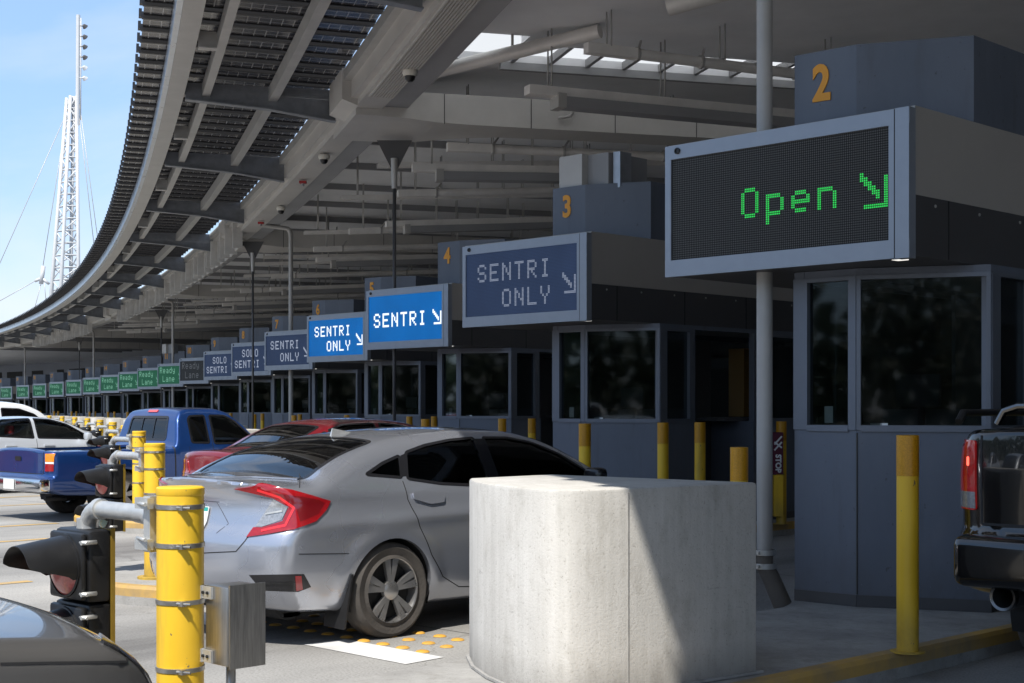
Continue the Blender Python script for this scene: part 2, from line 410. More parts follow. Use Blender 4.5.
# ------------------------------------------------------------------ ground
def ground_mat():
    m = bpy.data.materials.new('lane concrete'); m.use_nodes = True
    nt = m.node_tree; nd = nt.nodes; lk = nt.links; p = nd['Principled BSDF']
    p.inputs['Roughness'].default_value = .8; p.inputs['Specular IOR Level'].default_value = .3
    tc = nd.new('ShaderNodeTexCoord'); sx = nd.new('ShaderNodeSeparateXYZ'); lk.new(tc.outputs['Object'], sx.inputs[0])
    def noise(scale, st, det=7):
        mp = nd.new('ShaderNodeMapping'); mp.inputs['Scale'].default_value = st; lk.new(tc.outputs['Object'], mp.inputs['Vector'])
        n = nd.new('ShaderNodeTexNoise'); n.inputs['Scale'].default_value = scale; n.inputs['Detail'].default_value = det; n.inputs['Roughness'].default_value = .62
        lk.new(mp.outputs[0], n.inputs['Vector']); return n
    n1 = noise(.55, (1.6, .5, 1)); n2 = noise(60, (1, 1, 1), 4); n3 = noise(3, (1, .12, 1))
    def math_(op, a, b=None, c=None):
        x = nd.new('ShaderNodeMath'); x.operation = op
        for i, q in enumerate((a, b, c)):
            if q is None: continue
            if isinstance(q, (int, float)): x.inputs[i].default_value = q
            else: lk.new(q, x.inputs[i])
        return x.outputs[0]
    # oil and rubber along the middle of each 6 m lane
    fr = math_('PINGPONG', math_('ADD', sx.outputs['X'], 8.42 + 3 + 600), 3.0)       # 3 on the lane axis
    st = nd.new('ShaderNodeMapRange'); st.interpolation_type = 'SMOOTHSTEP'
    st.inputs['From Min'].default_value = 1.5; st.inputs['From Max'].default_value = 2.9
    lk.new(math_('ADD', fr, math_('MULTIPLY', math_('SUBTRACT', n1.outputs['Fac'], .5), 1.6)), st.inputs['Value'])
    stain = math_('MULTIPLY', st.outputs[0], math_('MULTIPLY_ADD', n3.outputs['Fac'], 1.1, .1))
    r1 = nd.new('ShaderNodeValToRGB'); r1.color_ramp.elements[0].position = .3; r1.color_ramp.elements[1].position = .7
    r1.color_ramp.elements[0].color = (.235, .23, .22, 1); r1.color_ramp.elements[1].color = (.40, .39, .37, 1); lk.new(n1.outputs['Fac'], r1.inputs['Fac'])
    mx = nd.new('ShaderNodeMix'); mx.data_type = 'RGBA'; mx.inputs['B'].default_value = (.105, .10, .095, 1)
    lk.new(math_('MULTIPLY', stain, 1.05), mx.inputs['Factor']); lk.new(r1.outputs[0], mx.inputs['A'])
    r2 = nd.new('ShaderNodeValToRGB'); r2.color_ramp.elements[0].position = .32; r2.color_ramp.elements[1].position = .55
    r2.color_ramp.elements[0].color = (.68, .67, .66, 1); r2.color_ramp.elements[1].color = (1, 1, 1, 1); lk.new(n2.outputs['Fac'], r2.inputs['Fac'])
    mm = nd.new('ShaderNodeMix'); mm.data_type = 'RGBA'; mm.blend_type = 'MULTIPLY'; mm.inputs['Factor'].default_value = 1
    lk.new(mx.outputs['Result'], mm.inputs['A']); lk.new(r2.outputs[0], mm.inputs['B'])
    # hairline cracks
    vo = nd.new('ShaderNodeTexVoronoi'); vo.feature = 'DISTANCE_TO_EDGE'; vo.inputs['Scale'].default_value = .42
    dn = noise(1.6, (1, 1, 1), 5); dv = nd.new('ShaderNodeVectorMath'); dv.operation = 'MULTIPLY_ADD'; lk.new(dn.outputs['Color'], dv.inputs[0]); dv.inputs[1].default_value = (.8, .8, 0); lk.new(tc.outputs['Object'], dv.inputs[2]); lk.new(dv.outputs[0], vo.inputs['Vector'])
    ck = math_('MULTIPLY', math_('LESS_THAN', vo.outputs['Distance'], .003), .28)
    mc = nd.new('ShaderNodeMix'); mc.data_type = 'RGBA'; mc.inputs['B'].default_value = (.08, .075, .07, 1); lk.new(ck, mc.inputs['Factor']); lk.new(mm.outputs['Result'], mc.inputs['A'])
    # oil drips
    no = noise(4.5, (1, .6, 1), 4); od = nd.new('ShaderNodeValToRGB'); od.color_ramp.elements[0].position = .62; od.color_ramp.elements[1].position = .74; lk.new(no.outputs['Fac'], od.inputs['Fac'])
    mo = nd.new('ShaderNodeMix'); mo.data_type = 'RGBA'; mo.inputs['B'].default_value = (.06, .057, .055, 1)
    lk.new(math_('MULTIPLY', od.outputs[0], math_('MULTIPLY_ADD', st.outputs[0], .5, .03)), mo.inputs['Factor']); lk.new(mc.outputs['Result'], mo.inputs['A'])
    # saw-cut joints every 4.5 m across the lanes
    j = math_('PINGPONG', math_('ADD', sx.outputs['Y'], 902.2), 2.25)
    jl = math_('LESS_THAN', j, .012)
    mj = nd.new('ShaderNodeMix'); mj.data_type = 'RGBA'; mj.inputs['B'].default_value = (.07, .068, .065, 1)
    lk.new(math_('MULTIPLY', jl, .8), mj.inputs['Factor']); lk.new(mo.outputs['Result'], mj.inputs['A'])
    lk.new(mj.outputs['Result'], p.inputs['Base Color'])
    b = nd.new('ShaderNodeBump'); b.inputs['Strength'].default_value = .2; b.inputs['Distance'].default_value = .008
    lk.new(n2.outputs['Fac'], b.inputs['Height']); lk.new(b.outputs[0], p.inputs['Normal'])
    return m
MG = ground_mat()
g = MB(); g.add([(-900, -500, 0), (600, -500, 0), (600, 900, 0), (-900, 900, 0)], [(0, 1, 2, 3)])
tag(g.build('ground', MG), kind='structure')

M['islandtop'] = concrete('island concrete', (.40, .39, .37), (.27, .262, .25), False)
M['kerb'] = mat('worn yellow kerb paint', (.62, .36, .06), .6, nscale=2.6, namt=.3, col2=(.30, .22, .12), bump=.12, bscale=30)
M['linepaint'] = mat('worn white line paint', (.72, .71, .69), .6, nscale=5, namt=.25)
M['linegold'] = mat('worn yellow line paint', (.60, .36, .08), .6, nscale=2.5, namt=.3, col2=(.36, .28, .17))
def island_outline(n):
    L, Rr = -6.05, -4.44
    pts = []
    nose = 2.35
    rb = -4.44 if n == 2 else -3.72
    for i in range(0, 13):
        t = math.pi + math.pi * i / 12
        c = (L + rb) / 2; r = (rb - L) / 2
        pts.append((c + r * math.cos(t), nose + .55 + .55 * math.sin(t)))
    if n > 2:
        pts += [(-3.72, 5.9), (-3.85, 6.3), (-4.3, 6.75), (-4.42, 7.2)]
    pts += [(-4.36, 8.7), (-4.33, 24)]
    pts += [(-6.05, 24)]
    return pts
for n in NB:
    k = n - 2; dx, dy = -6 * k, dY(k)
    o = island_outline(n)
    inn = []
    N_ = len(o)
    for i in range(N_):
        a = Vector(o[i - 1]); b = Vector(o[i]); c = Vector(o[(i + 1) % N_])
        d1 = (b - a).normalized(); d2 = (c - b).normalized()
        nrm = Vector((-d1.y - d2.y, d1.x + d2.x)); nrm.normalize()
        inn.append(b + nrm * .095)
    top = MB(); top.prism([(p[0] + dx, p[1] + dy) for p in inn], 0, .15)
    tag(top.build('traffic_island', M['islandtop']), kind='structure')
    kb = MB(); kf_ = MB()
    vs = []
    for i in range(N_ - 1):
        a, b = o[i], o[i + 1]; c, d = inn[i + 1], inn[i]
        def inset(p, q, t): return (p[0] + (q[0] - p[0]) * t, p[1] + (q[1] - p[1]) * t)
        a2, b2 = inset(a, d, .15), inset(b, c, .15)
        P = lambda p, z: (p[0] + dx, p[1] + dy, z)
        kf_.add([P(a, 0), P(b, 0), P(b, .068), P(a, .068)], [(0, 1, 2, 3)])
        kb.add([P(a, .068), P(b, .068), P(b, .13), P(a, .13), P(b2, .154), P(a2, .154), P(c, .154), P(d, .154)],
               [(0, 1, 2, 3), (3, 2, 4, 5), (5, 4, 6, 7)])
    tag(kb.build('kerb', M['kerb']), kind='structure')
    tag(kf_.build('kerb_face', M['islandtop']), kind='structure')
# paint on the road
def flat(name, pts, z, m):
    g = MB(); g.add([(x, y, z) for x, y in pts], [tuple(range(len(pts)))]); return tag(g.build(name, m), kind='structure')
for n in NB[:8]:
    k = n - 2; dx, dy = -6 * k, dY(k)
    flat('stop_line', [(-7.75 + dx, 5.70 + dy), (-6.72 + dx, 5.70 + dy), (-6.74 + dx, 6.03 + dy), (-7.73 + dx, 6.03 + dy)], .004, M['linepaint'])
    flat('stop_line', [(-9.6 + dx, 5.72 + dy), (-8.9 + dx, 5.72 + dy), (-8.9 + dx, 6.03 + dy), (-9.6 + dx, 6.03 + dy)], .004, M['linepaint'])
    flat('lane_line', [(-6.40 + dx, -14 + dy), (-6.27 + dx, -14 + dy), (-6.27 + dx, 2.6 + dy), (-6.40 + dx, 2.6 + dy)], .004, M['linegold'])
    flat('lane_line', [(-10.3 + dx, -14 + dy), (-10.17 + dx, -14 + dy), (-10.17 + dx, 5.2 + dy), (-10.3 + dx, 5.2 + dy)], .004, M['linegold'])
# raised yellow road studs before the booth stop
stud = MB()
stud.lathe([(.0, .013), (.02, .0125), (.038, .008), (.047, .0)], n=14)
M['stud'] = mat('yellow ceramic stud', (.66, .33, .03), .45, nscale=30, namt=.35, col2=(.45, .27, .08))
st0 = None
srows = []
for rI, yy in enumerate((6.08, 6.32, 6.56)):
    for c in range(11):
        srows.append((-6.99 - .2 * c - (.03 if rI % 2 else 0), yy))
for i, (x, y) in enumerate(srows):
    if st0 is None:
        o = stud.build('road_stud', M['stud']); st0 = o
    else:
        o = st0.copy(); COL.objects.link(o)
    o.location = (x + (rnd() - .5) * .02, y + (rnd() - .5) * .02, 0.002)
    o.rotation_euler = (0, 0, rnd() * 6)
    tag(o, 'small round raised yellow road stud among the rows under the silver sedan', 'road stud', 'yellow studs across the silver sedan\'s lane')

# ------------------------------------------------------------------ booths
BX, BY = -5.5, 10.5
BOFF = {2: 0.0, 3: .24, 4: .38}
def nz(n): return {2: 0, 3: .07}.get(n, .19)
def boff(n): return BOFF.get(n, .42)
def sag(n): return -.021 * max(0, n - 8)   # the plaza falls away gently towards the far booths
OA, OB, OC = (-6.11, 8.9), (-5.61, 8.93), (-4.80, 9.33)
OD, OE = (-4.80, 13.6), (-6.11, 13.6)
def L2(p): return (p[0] - BX, p[1] - BY)
def wall(mb, p, q, z0, z1, t=.08, off=0.0):
    p = Vector(L2(p)); q = Vector(L2(q)); d = (q - p).normalized(); nn = Vector((d.y, -d.x))   # outward for ccw outline
    a, b = p + nn * off, q + nn * off; c, e = q - nn * t, p - nn * t
    mb.hexa([(a.x, a.y, z0), (b.x, b.y, z0), (c.x, c.y, z0), (e.x, e.y, z0), (a.x, a.y, z1), (b.x, b.y, z1), (c.x, c.y, z1), (e.x, e.y, z1)])
def lerp2(p, q, t): return (p[0] + (q[0] - p[0]) * t, p[1] + (q[1] - p[1]) * t)
booth = empty('inspection_booth', '-', 'booth', (BX, BY, .15))
mb = MB(); mb.prism([L2(p) for p in (OA, OB, OC, (-4.80, 9.95), (-4.80, 10.02), (-5.5, 10.02), (-5.5, 11.15), (-4.80, 11.15), OD, OE)], 0, 1.25)
mb.build('lower_wall', M['boothblue'], booth)
mb = MB()
for p, q in ((OA, OB), (OB, OC), (OC, OD), (OD, OE), (OE, OA)): wall(mb, p, q, 2.345, 2.395)
mb.build('head_panel', M['boothblue'], booth)
# windows: frame + pane
def window(p, q, z0=1.25, z1=2.345, fl=.09, fr=.05):
    p2 = Vector(L2(p)); q2 = Vector(L2(q)); L = (q2 - p2).length; d = (q2 - p2) / L; nn = Vector((d.y, -d.x))
    m = MB()
    def blk(a, b, za, zb, o=.012):
        A = p2 + d * a + nn * o; B = p2 + d * b + nn * o; Cc = p2 + d * b - nn * .07; Dd = p2 + d * a - nn * .07
        m.hexa([(A.x, A.y, za), (B.x, B.y, za), (Cc.x, Cc.y, za), (Dd.x, Dd.y, za), (A.x, A.y, zb), (B.x, B.y, zb), (Cc.x, Cc.y, zb), (Dd.x, Dd.y, zb)])
    blk(0, fl, z0 + .001, z1 - .001); blk(L - fr, L, z0 + .001, z1 - .001)
    blk(fl, L - fr, z0 - .01, z0 + .035, .016); blk(fl, L - fr, z1 - .03, z1 - .001, .010)
    f = m.build('window', M['boothframe'], booth)
    g = MB()
    A = p2 + d * fl - nn * .03; B = p2 + d * (L - fr) - nn * .03
    n2 = nn * .006
    g.hexa([(A.x, A.y, z0 + .03), (B.x, B.y, z0 + .03), (B.x - n2.x, B.y - n2.y, z0 + .03), (A.x - n2.x, A.y - n2.y, z0 + .03),
            (A.x, A.y, z1 - .03), (B.x, B.y, z1 - .03), (B.x - n2.x, B.y - n2.y, z1 - .03), (A.x - n2.x, A.y - n2.y, z1 - .03)])
    g.build('pane', M['glass'], f)
window(OA, OB, fl=.11, fr=.06)
window(OB, OC, fl=.03, fr=.03)
window(OC, (-4.80, 9.97), fl=.12, fr=.10)
window((-4.80, 11.15), (-4.80, 13.55), fl=.1, fr=.1)
window(OE, (-6.11, 11.3), fl=.1, fr=.05)
window((-6.11, 11.3), OA, fl=.05, fr=.1)
# recessed sliding door
mb = MB(); mb.box(.02, .05, -.46, .63, .02, 2.26); d0 = mb.build('door', M['fascia_lo'], booth)
mb = MB(); mb.box(.052, .075, -.2, -.17, .85, 1.15); mb.build('handle', M['galvb'], d0)
# inside: desk, screens, back wall
mb = MB(); mb.box(-.58, .52, -.45, -.40, 1.251, 1.4); mb.box(-.5, .5, .3, 3.0, 1.251, 1.29); mb.box(-.55, .52, 2.6, 2.65, 1.3, 2.26); mb.build('desk', M['boothin'], booth)
mb = MB(); mb.box(-.30, .06, -.72, -.69, 1.42, 1.66); mb.box(-.14, -.10, -.68, -.64, 1.251, 1.5); mb.build('monitor', M['black'], booth)
# numeral box above the canopy roof
mb = MB(); mb.prism([L2(p) for p in (OA, OB, (-4.905, 9.29), (-4.905, 11.6), (-6.11, 11.6))], 3.19, 3.98); mb.build('number_box', M['boothblue'], booth)
mb = MB()
for (p, q) in ((OA, OB), (OB, OC), (OC, (-4.80, 9.95)), ((-4.80, 11.15), OD)): wall(mb, p, q, 0.002, .085, .02, .006)
mb.build('kick_plate', M['fascia_lo'], booth)
mb = MB()
for p in (lerp2(OB, OC, .004), (-4.80, 12.3)):
    q2 = L2(p); mb.box(q2[0] - .004, q2[0] + .006, q2[1] - .0065, q2[1] + .004, .09, 1.23)
mb.build('wall_joint', M['panel_edge'], booth)
mb = MB()
for t_ in (.04, .26, .48, .56, .76, .97):
    for z_ in (.16, .66, 1.16):
        q2 = L2(lerp2(OB, OC, t_)); mb.lathe([(.006, 0), (.005, -.003), (0, -.004)], (q2[0] + .002, q2[1] - .002, z_), 'y', 8)
mb.build('screw', M['boothframe'], booth)
mb = MB()
q2 = L2(lerp2(OB, OC, .12)); mb.box(q2[0] - .05, q2[0] + .09, q2[1] + .055, q2[1] + .058, 1.27, 1.30)
q3 = L2(lerp2(OA, OB, .55)); mb.box(q3[0] - .06, q3[0] + .01, q3[1] + .045, q3[1] + .048, 1.30, 1.42)
mb.build('notice', M['white'], booth)
mb = MB(); mb.box(-.25, .0, 1.4, 1.7, 1.3, 2.2); mb.build('locker', mat('orange brown locker', (.24, .12, .02), .6), booth)
mb = MB(); mb.tube([(-.62, -1.02, 2.36), (-.615, -1.05, 1.3), (-.615, -1.05, .05)], .012, 8); mb.build('conduit', M['boothframe'], booth)
mb = MB(); mb.lathe([(.0, -.03), (.11, -.03), (.125, 0), (.12, .05), (.06, .08), (0, .08)], (-6.19 - BX, 9.25 - BY, 3.66), 'x', 20); mb.build('speaker_horn', M['boothframe'], booth)
mb = MB(); mb.prism([L2(p) for p in ((-5.2, 9.85), (-4.93, 9.99), (-4.93, 11.0), (-5.2, 11.0))], 3.381, 3.74); mb.build('roof_unit', M['boothblue'], booth)
# canopy: upper fascia, lower fascia, soffit
cx0, cx1, cy0, cy1 = -6.97 - BX, -4.90 - BX, 8.50 - BY, 16.2 - BY
mb = MB(); mb.box(cx0, cx1, cy0, cy1, 2.80, 3.38); cano = mb.build('canopy', M['fascia_up'], booth)
mb = MB(); mb.box(cx0 + .004, cx1 + .004, cy0 + .003, cy1 - .01, 2.40, 2.798); lo = mb.build('lower_fascia', M['fascia_lo'], booth)
mb = MB()
for i in range(6):
    y = cy0 + .42 + i * 1.22
    mb.box(cx1 + .0045, cx1 + .0065, y, y + .012, 2.402, 2.796)
mb.build('panel_joint', M['blackm'], booth)
mb = MB()
for i in range(12):
    y = cy0 + .25 + i * .6
    mb.lathe([(.012, 0), (.010, .006), (0, .007)], (cx1 + .0045, y, 2.745), 'x', 8)
mb.build('rivet', M['galvb'], booth)
M['downlight'] = mat('lit downlight', (.8, .8, .78), .4, emit=(1, .97, .9), estr=1.0 * EM)
mb = MB(); mb.box(-5.12 - BX, -5.04 - BX, 8.58 - BY, 8.66 - BY, 2.392, 2.3995); mb.build('downlight', M['downlight'], booth)
mb = MB(); mb.box(-6.0 - BX, -5.2 - BX, 9.4 - BY, 13.4 - BY, 2.38, 2.3985); mb.build('ceiling_board', M['darkgrey'], booth)

TMPC = {}
def text_mesh(s, size, extr=.004, bold=0.0):
    key = (s, size, extr, bold)
    if key in TMPC: return TMPC[key]
    cu = bpy.data.curves.new('t', 'FONT'); cu.body = s; cu.size = size; cu.extrude = extr; cu.offset = bold
    cu.align_x = 'CENTER'; cu.align_y = 'CENTER'; cu.resolution_u = 4
    o = bpy.data.objects.new('t', cu); COL.objects.link(o)
    dg = bpy.context.evaluated_depsgraph_get(); dg.update()
    me = bpy.data.meshes.new_from_object(o.evaluated_get(dg))
    bpy.data.objects.remove(o); bpy.data.curves.remove(cu)
    TMPC[key] = me
    return me
def text_obj(name, s, size, mtl, parent, loc, rot, sx=1.0, bold=0.0, extr=.004):
    me = text_mesh(s, size, extr, bold)
    me.materials.clear(); me.materials.append(mtl)
    o = bpy.data.objects.new(name, me); COL.objects.link(o); o.parent = parent
    o.location = loc; o.rotation_euler = rot; o.scale = (sx, 1, 1)
    return o
words = {2: 'two', 3: 'three', 4: 'four', 5: 'five', 6: 'six', 7: 'seven', 8: 'eight', 9: 'nine', 10: 'ten', 11: 'eleven', 12: 'twelve', 13: 'thirteen', 14: 'fourteen', 15: 'fifteen', 16: 'sixteen', 17: 'seventeen', 18: 'eighteen', 19: 'nineteen', 20: 'twenty'}
for n in NB:
    k = n - 2
    b = booth if n == 2 else None
    if b is None:
        b = booth.copy(); COL.objects.link(b)
        for ch in booth.children:
            if ch.name.startswith('numeral'): continue
            c_ = copy_tree(ch, b)
            if ch.name.startswith(('canopy', 'lower_fascia', 'panel_joint', 'rivet', 'downlight')): c_.location.y -= boff(n)
            if ch.name.startswith(('number_box', 'box_plinth', 'speaker_horn')): c_.location.z += nz(n)
        b.location = (BX - 6 * k, BY + dY(k) + boff(n), .15 + sag(n))
    tag(b, 'blue grey glazed inspection booth with the orange numeral %d on its roof box' % n, 'booth', 'inspection booths in a curved row')
for n in NB:
    k = n - 2
    b = [o for o in COL.objects if o.name.startswith('inspection_booth') and abs(o.location.x - (BX - 6 * k)) < .1][0]
    text_obj('numeral', str(n), .355, M['orange'], b, (-5.885 - BX, 8.908 - BY, 3.735 + nz(n)), (R(90), 0, math.atan2(.03, .5)), .82, .012)

# ------------------------------------------------------------------ lane signs
FONT = {
 'S': ['01110', '10001', '10000', '01110', '00001', '10001', '01110'],
 'E': ['11111', '10000', '10000', '11110', '10000', '10000', '11111'],
 'N': ['10001', '11001', '10101', '10101', '10011', '10001', '10001'],
 'T': ['11111', '00100', '00100', '00100', '00100', '00100', '00100'],
 'R': ['11110', '10001', '10001', '11110', '10100', '10010', '10001'],
 'I': ['01110', '00100', '00100', '00100', '00100', '00100', '01110'],
 'O': ['01110', '10001', '10001', '10001', '10001', '10001', '01110'],
 'L': ['10000', '10000', '10000', '10000', '10000', '10000', '11111'],
 'Y': ['10001', '10001', '10001', '01010', '00100', '00100', '00100'],
 'p': ['00000', '00000', '11110', '10001', '10001', '10001', '11110', '10000', '10000'],
 'e': ['00000', '00000', '01110', '10001', '11111', '10000', '01110'],
 'n': ['00000', '00000', '11110', '10001', '10001', '10001', '10001'],
 'a': ['00000', '00000', '01110', '00001', '01111', '10001', '01111'],
 'd': ['00001', '00001', '01111', '10001', '10001', '10001', '01111'],
 'y': ['00000', '00000', '10001', '10001', '10001', '01111', '00001', '01110'],
 '>': ['1000000', '1100001', '0110001', '0011001', '0001101', '0000101', '0000001', '0111111'],
}
SW, SH = 2.04, .975       # sign size
def letters(mb, txt, x, z, c, dots, tick=.8):
    """txt from left x, top z; c = cell size"""
    for ch in txt:
        if ch == ' ': x += 4 * c; continue
        rows = FONT[ch]
        for r, row in enumerate(rows):
            for q, b in enumerate(row):
                if b != '1': continue
                x0 = x + q * c; z0 = z - (r + 1) * c
                if dots:
                    h = c / 2
                    for a in (0, 1):
                        for e in (0, 1):
                            xx = x0 + a * h + h * .16; zz = z0 + e * h + h * .16; s = h * .68
                            mb.add([(xx, 0, zz), (xx + s, 0, zz), (xx + s, 0, zz + s), (xx, 0, zz + s)], [(0, 1, 2, 3)])
                else:
                    xx = x0 + c * (1 - tick) / 2; s = c * tick
                    mb.add([(x0 - c * .02, 0, z0 - c * .02), (x0 + c * 1.02, 0, z0 - c * .02), (x0 + c * 1.02, 0, z0 + c * 1.02), (x0 - c * .02, 0, z0 + c * 1.02)], [(0, 1, 2, 3)])
        x += (len(rows[0]) + 2) * c
def screenmat(name, dotc, basec, pitch, es, base_es):
    m = bpy.data.materials.new(name); m.use_nodes = True
    nt = m.node_tree; nd = nt.nodes; lk = nt.links; p = nd['Principled BSDF']
    p.inputs['Roughness'].default_value = .6; p.inputs['Specular IOR Level'].default_value = .2
    tc = nd.new('ShaderNodeTexCoord'); mp = nd.new('ShaderNodeMapping'); mp.inputs['Scale'].default_value = (1 / pitch,) * 3
    lk.new(tc.outputs['Object'], mp.inputs['Vector'])
    fr = nd.new('ShaderNodeVectorMath'); fr.operation = 'FRACTION'; lk.new(mp.outputs[0], fr.inputs[0])
    sb = nd.new('ShaderNodeVectorMath'); sb.operation = 'SUBTRACT'; sb.inputs[1].default_value = (.5, .5, .5); lk.new(fr.outputs[0], sb.inputs[0])
    ml = nd.new('ShaderNodeVectorMath'); ml.operation = 'MULTIPLY'; ml.inputs[1].default_value = (1, 0, 1); lk.new(sb.outputs[0], ml.inputs[0])
    ln = nd.new('ShaderNodeVectorMath'); ln.operation = 'LENGTH'; lk.new(ml.outputs[0], ln.inputs[0])
    lt = nd.new('ShaderNodeMath'); lt.operation = 'LESS_THAN'; lt.inputs[1].default_value = .36; lk.new(ln.outputs['Value'], lt.inputs[0])
    no = nd.new('ShaderNodeTexNoise'); no.inputs['Scale'].default_value = 2.2; no.inputs['Detail'].default_value = 3; lk.new(tc.outputs['Object'], no.inputs['Vector'])
    mr = nd.new('ShaderNodeMapRange'); mr.inputs['To Min'].default_value = .75; mr.inputs['To Max'].default_value = 1.2; lk.new(no.outputs['Fac'], mr.inputs['Value'])
    mx = nd.new('ShaderNodeMix'); mx.data_type = 'RGBA'; lk.new(lt.outputs[0], mx.inputs['Factor'])
    mx.inputs['A'].default_value = (*basec, 1); mx.inputs['B'].default_value = (*dotc, 1)
    if es > 0:
        p.inputs['Base Color'].default_value = (.012, .012, .014, 1)
        lk.new(mx.outputs['Result'], p.inputs['Emission Color'])
        mu = nd.new('ShaderNodeMath'); mu.operation = 'MULTIPLY'; mu.inputs[1].default_value = es; lk.new(mr.outputs[0], mu.inputs[0])
        lk.new(mu.outputs[0], p.inputs['Emission Strength'])
    else:
        lk.new(mx.outputs['Result'], p.inputs['Base Color'])
    return m
SM = {
 'off': screenmat('unlit dot screen', (.095, .092, .086), (.012, .012, .012), .0163, 0, 0),
 'dim': screenmat('dimly lit blue screen', (.030, .055, .125), (.014, .026, .066), .0163, .85 * EM, 0),
 'blue': screenmat('lit blue screen', (.0, .18, .58), (.0, .095, .36), .0163, .95 * EM, 0),
 'green': screenmat('lit green screen', (.012, .13, .06), (.006, .06, .03), .0163, .95 * EM, 0),
 'dark': screenmat('unlit grey screen', (.06, .063, .06), (.02, .02, .02), .0163, 0, 0),
}
def letmat(n, c, s): return mat(n, (.02, .02, .02), .5, emit=c, estr=s * EM)
LM = {'open': letmat('green led', (.015, .62, .08), 1.1), 'dim': letmat('dim white led', (.30, .34, .44), 1.0), 'blue': letmat('white led', (.86, .95, 1.0), 1.25),
      'green': letmat('pale green led', (.13, .34, .23), 1.0), 'dark': mat('grey led', (.17, .165, .155), .6)}
sign = empty('lane_sign', '-', 'sign', (0, 0, 0))
mb = MB()
fw = .102
x0, x1, z0, z1 = -SW / 2, SW / 2, -SH / 2, SH / 2
mb.box(x0, x1, .0, .03, z1 - fw, z1); mb.box(x0, x1, 0, .03, z0, z0 + .122)
mb.box(x0, x0 + .055, 0.0005, .03, z0 + .122, z1 - fw); mb.box(x1 - .153, x1 - .113, .0005, .03, z0 + .122, z1 - fw)
mb.box(x1 - .124, x1, -.004, .035, z0 + .001, z1 - .001) if False else None
mb.build('frame', M['signframe'], sign)
mb = MB(); mb.box(x1 - .104, x1 - .002, -.003, .082, z0 - .003, z1 + .003); mb.build('end_post', M['signframe'], sign)
mb = MB(); mb.box(x1 - .1125, x1 - .1045, -.0012, .03, z0 + .001, z1 - .001); mb.build('gap', M['blackm'], sign)
mb = MB(); mb.lathe([(.024, .0), (.024, -.012), (.016, -.014), (.012, -.006), (0, -.006)], (x0 + .12, 0, z1 - .045), 'y', 16); mb.build('light_sensor', M['black'], sign)
mb = MB(); mb.box(x0 + .004, x1 - .03, .031, .10, z0 + .003, z1 - .004); mb.build('housing', M['boothblue'], sign)
SCRX0, SCRX1, SCRZ0, SCRZ1 = x0 + .055, x1 - .153, z0 + .122, z1 - fw
def scr(kind):
    m = MB(); m.add([(SCRX0, .016, SCRZ0), (SCRX1, .016, SCRZ0), (SCRX1, .016, SCRZ1), (SCRX0, .016, SCRZ1)], [(0, 1, 2, 3)])
    return m
spec = {2: 'open', 3: 'dim2', 4: 'blue1', 5: 'blue2', 6: 'dim2', 7: 'solo', 8: 'solo', 9: 'dark'}
labels = {
 2: 'large unlit black sign with green dotted letters reading Open and a green arrow',
 3: 'dim blue sign with two grey words, next left of the green lettered sign',
 4: 'bright blue lit sign with one white word and an arrow on a single line',
 5: 'bright blue lit sign with two lines of white words and an arrow',
 6: 'dim blue sign with two words just left of the brightly lit blue two line sign',
 7: 'dim blue two line sign under the orange numeral eight, crossed by the thin black rod',
 8: 'smallest dim blue two line sign, right of the dark grey unlit sign',
 9: 'dark grey unlit sign with faint lettering between the blue and green signs'}
c = .0325
SY = 8.42
for n in NB:
    k = n - 2
    kind = spec.get(n, 'ready')
    if n == 2: s = sign
    else: s = copy_tree(sign)
    for ch in list(s.children):
        if ch.name.startswith(('screen', 'lettering')): bpy.data.objects.remove(ch)
    s.location = (-6.935 + SW / 2 - 6 * k, SY + dY(k), 3.022 + sag(n))
    sk = {'open': 'off', 'dim2': 'dim', 'solo': 'dim', 'blue1': 'blue', 'blue2': 'blue', 'ready': 'green', 'dark': 'dark'}[kind]
    scr(sk).build('screen', SM[sk], s)
    lt = MB(); LX = SCRX0; W_ = SCRX1 - SCRX0; dt = n <= 3
    if kind == 'open':
        letters(lt, 'Open', LX + .635, .10, .0305, True)
        letters(lt, '>', SCRX1 - .225, .10, .0305, True)
    elif kind in ('dim2', 'blue2'):
        letters(lt, 'SENTRI', LX + .20, .25, .030, dt)
        letters(lt, 'ONLY', LX + .62, -.06, .030, dt)
        letters(lt, '>', SCRX1 - .235, .07, .030, dt)
    elif kind == 'blue1':
        letters(lt, 'SENTRI', LX + .13, .10, .0325, dt)
        letters(lt, '>', SCRX1 - .232, .11, .030, dt)
    elif kind == 'solo':
        letters(lt, 'SOLO', LX + .50, .29, .0315, dt)
        letters(lt, 'SENTRI', LX + .12, -.03, .0315, dt)
        letters(lt, '>', SCRX1 - .235, .07, .030, dt)
    else:
        letters(lt, 'Ready', LX + .12, .34, .036, dt)
        letters(lt, 'Lane', LX + .34, -.02, .036, dt)
        letters(lt, '>', SCRX1 - .235, .07, .030, dt)
    lm = {'open': 'open', 'dim2': 'dim', 'solo': 'dim', 'blue1': 'blue', 'blue2': 'blue', 'ready': 'green', 'dark': 'dark'}[kind]
    o = lt.build('lettering', LM[lm], s); o.location = (0, .0125, 0)
    lab = labels.get(n, 'green lit sign with two lines of pale words under the orange numeral %d' % (n + 1))
    tag(s, lab, 'sign', 'electronic lane signs over the booths')
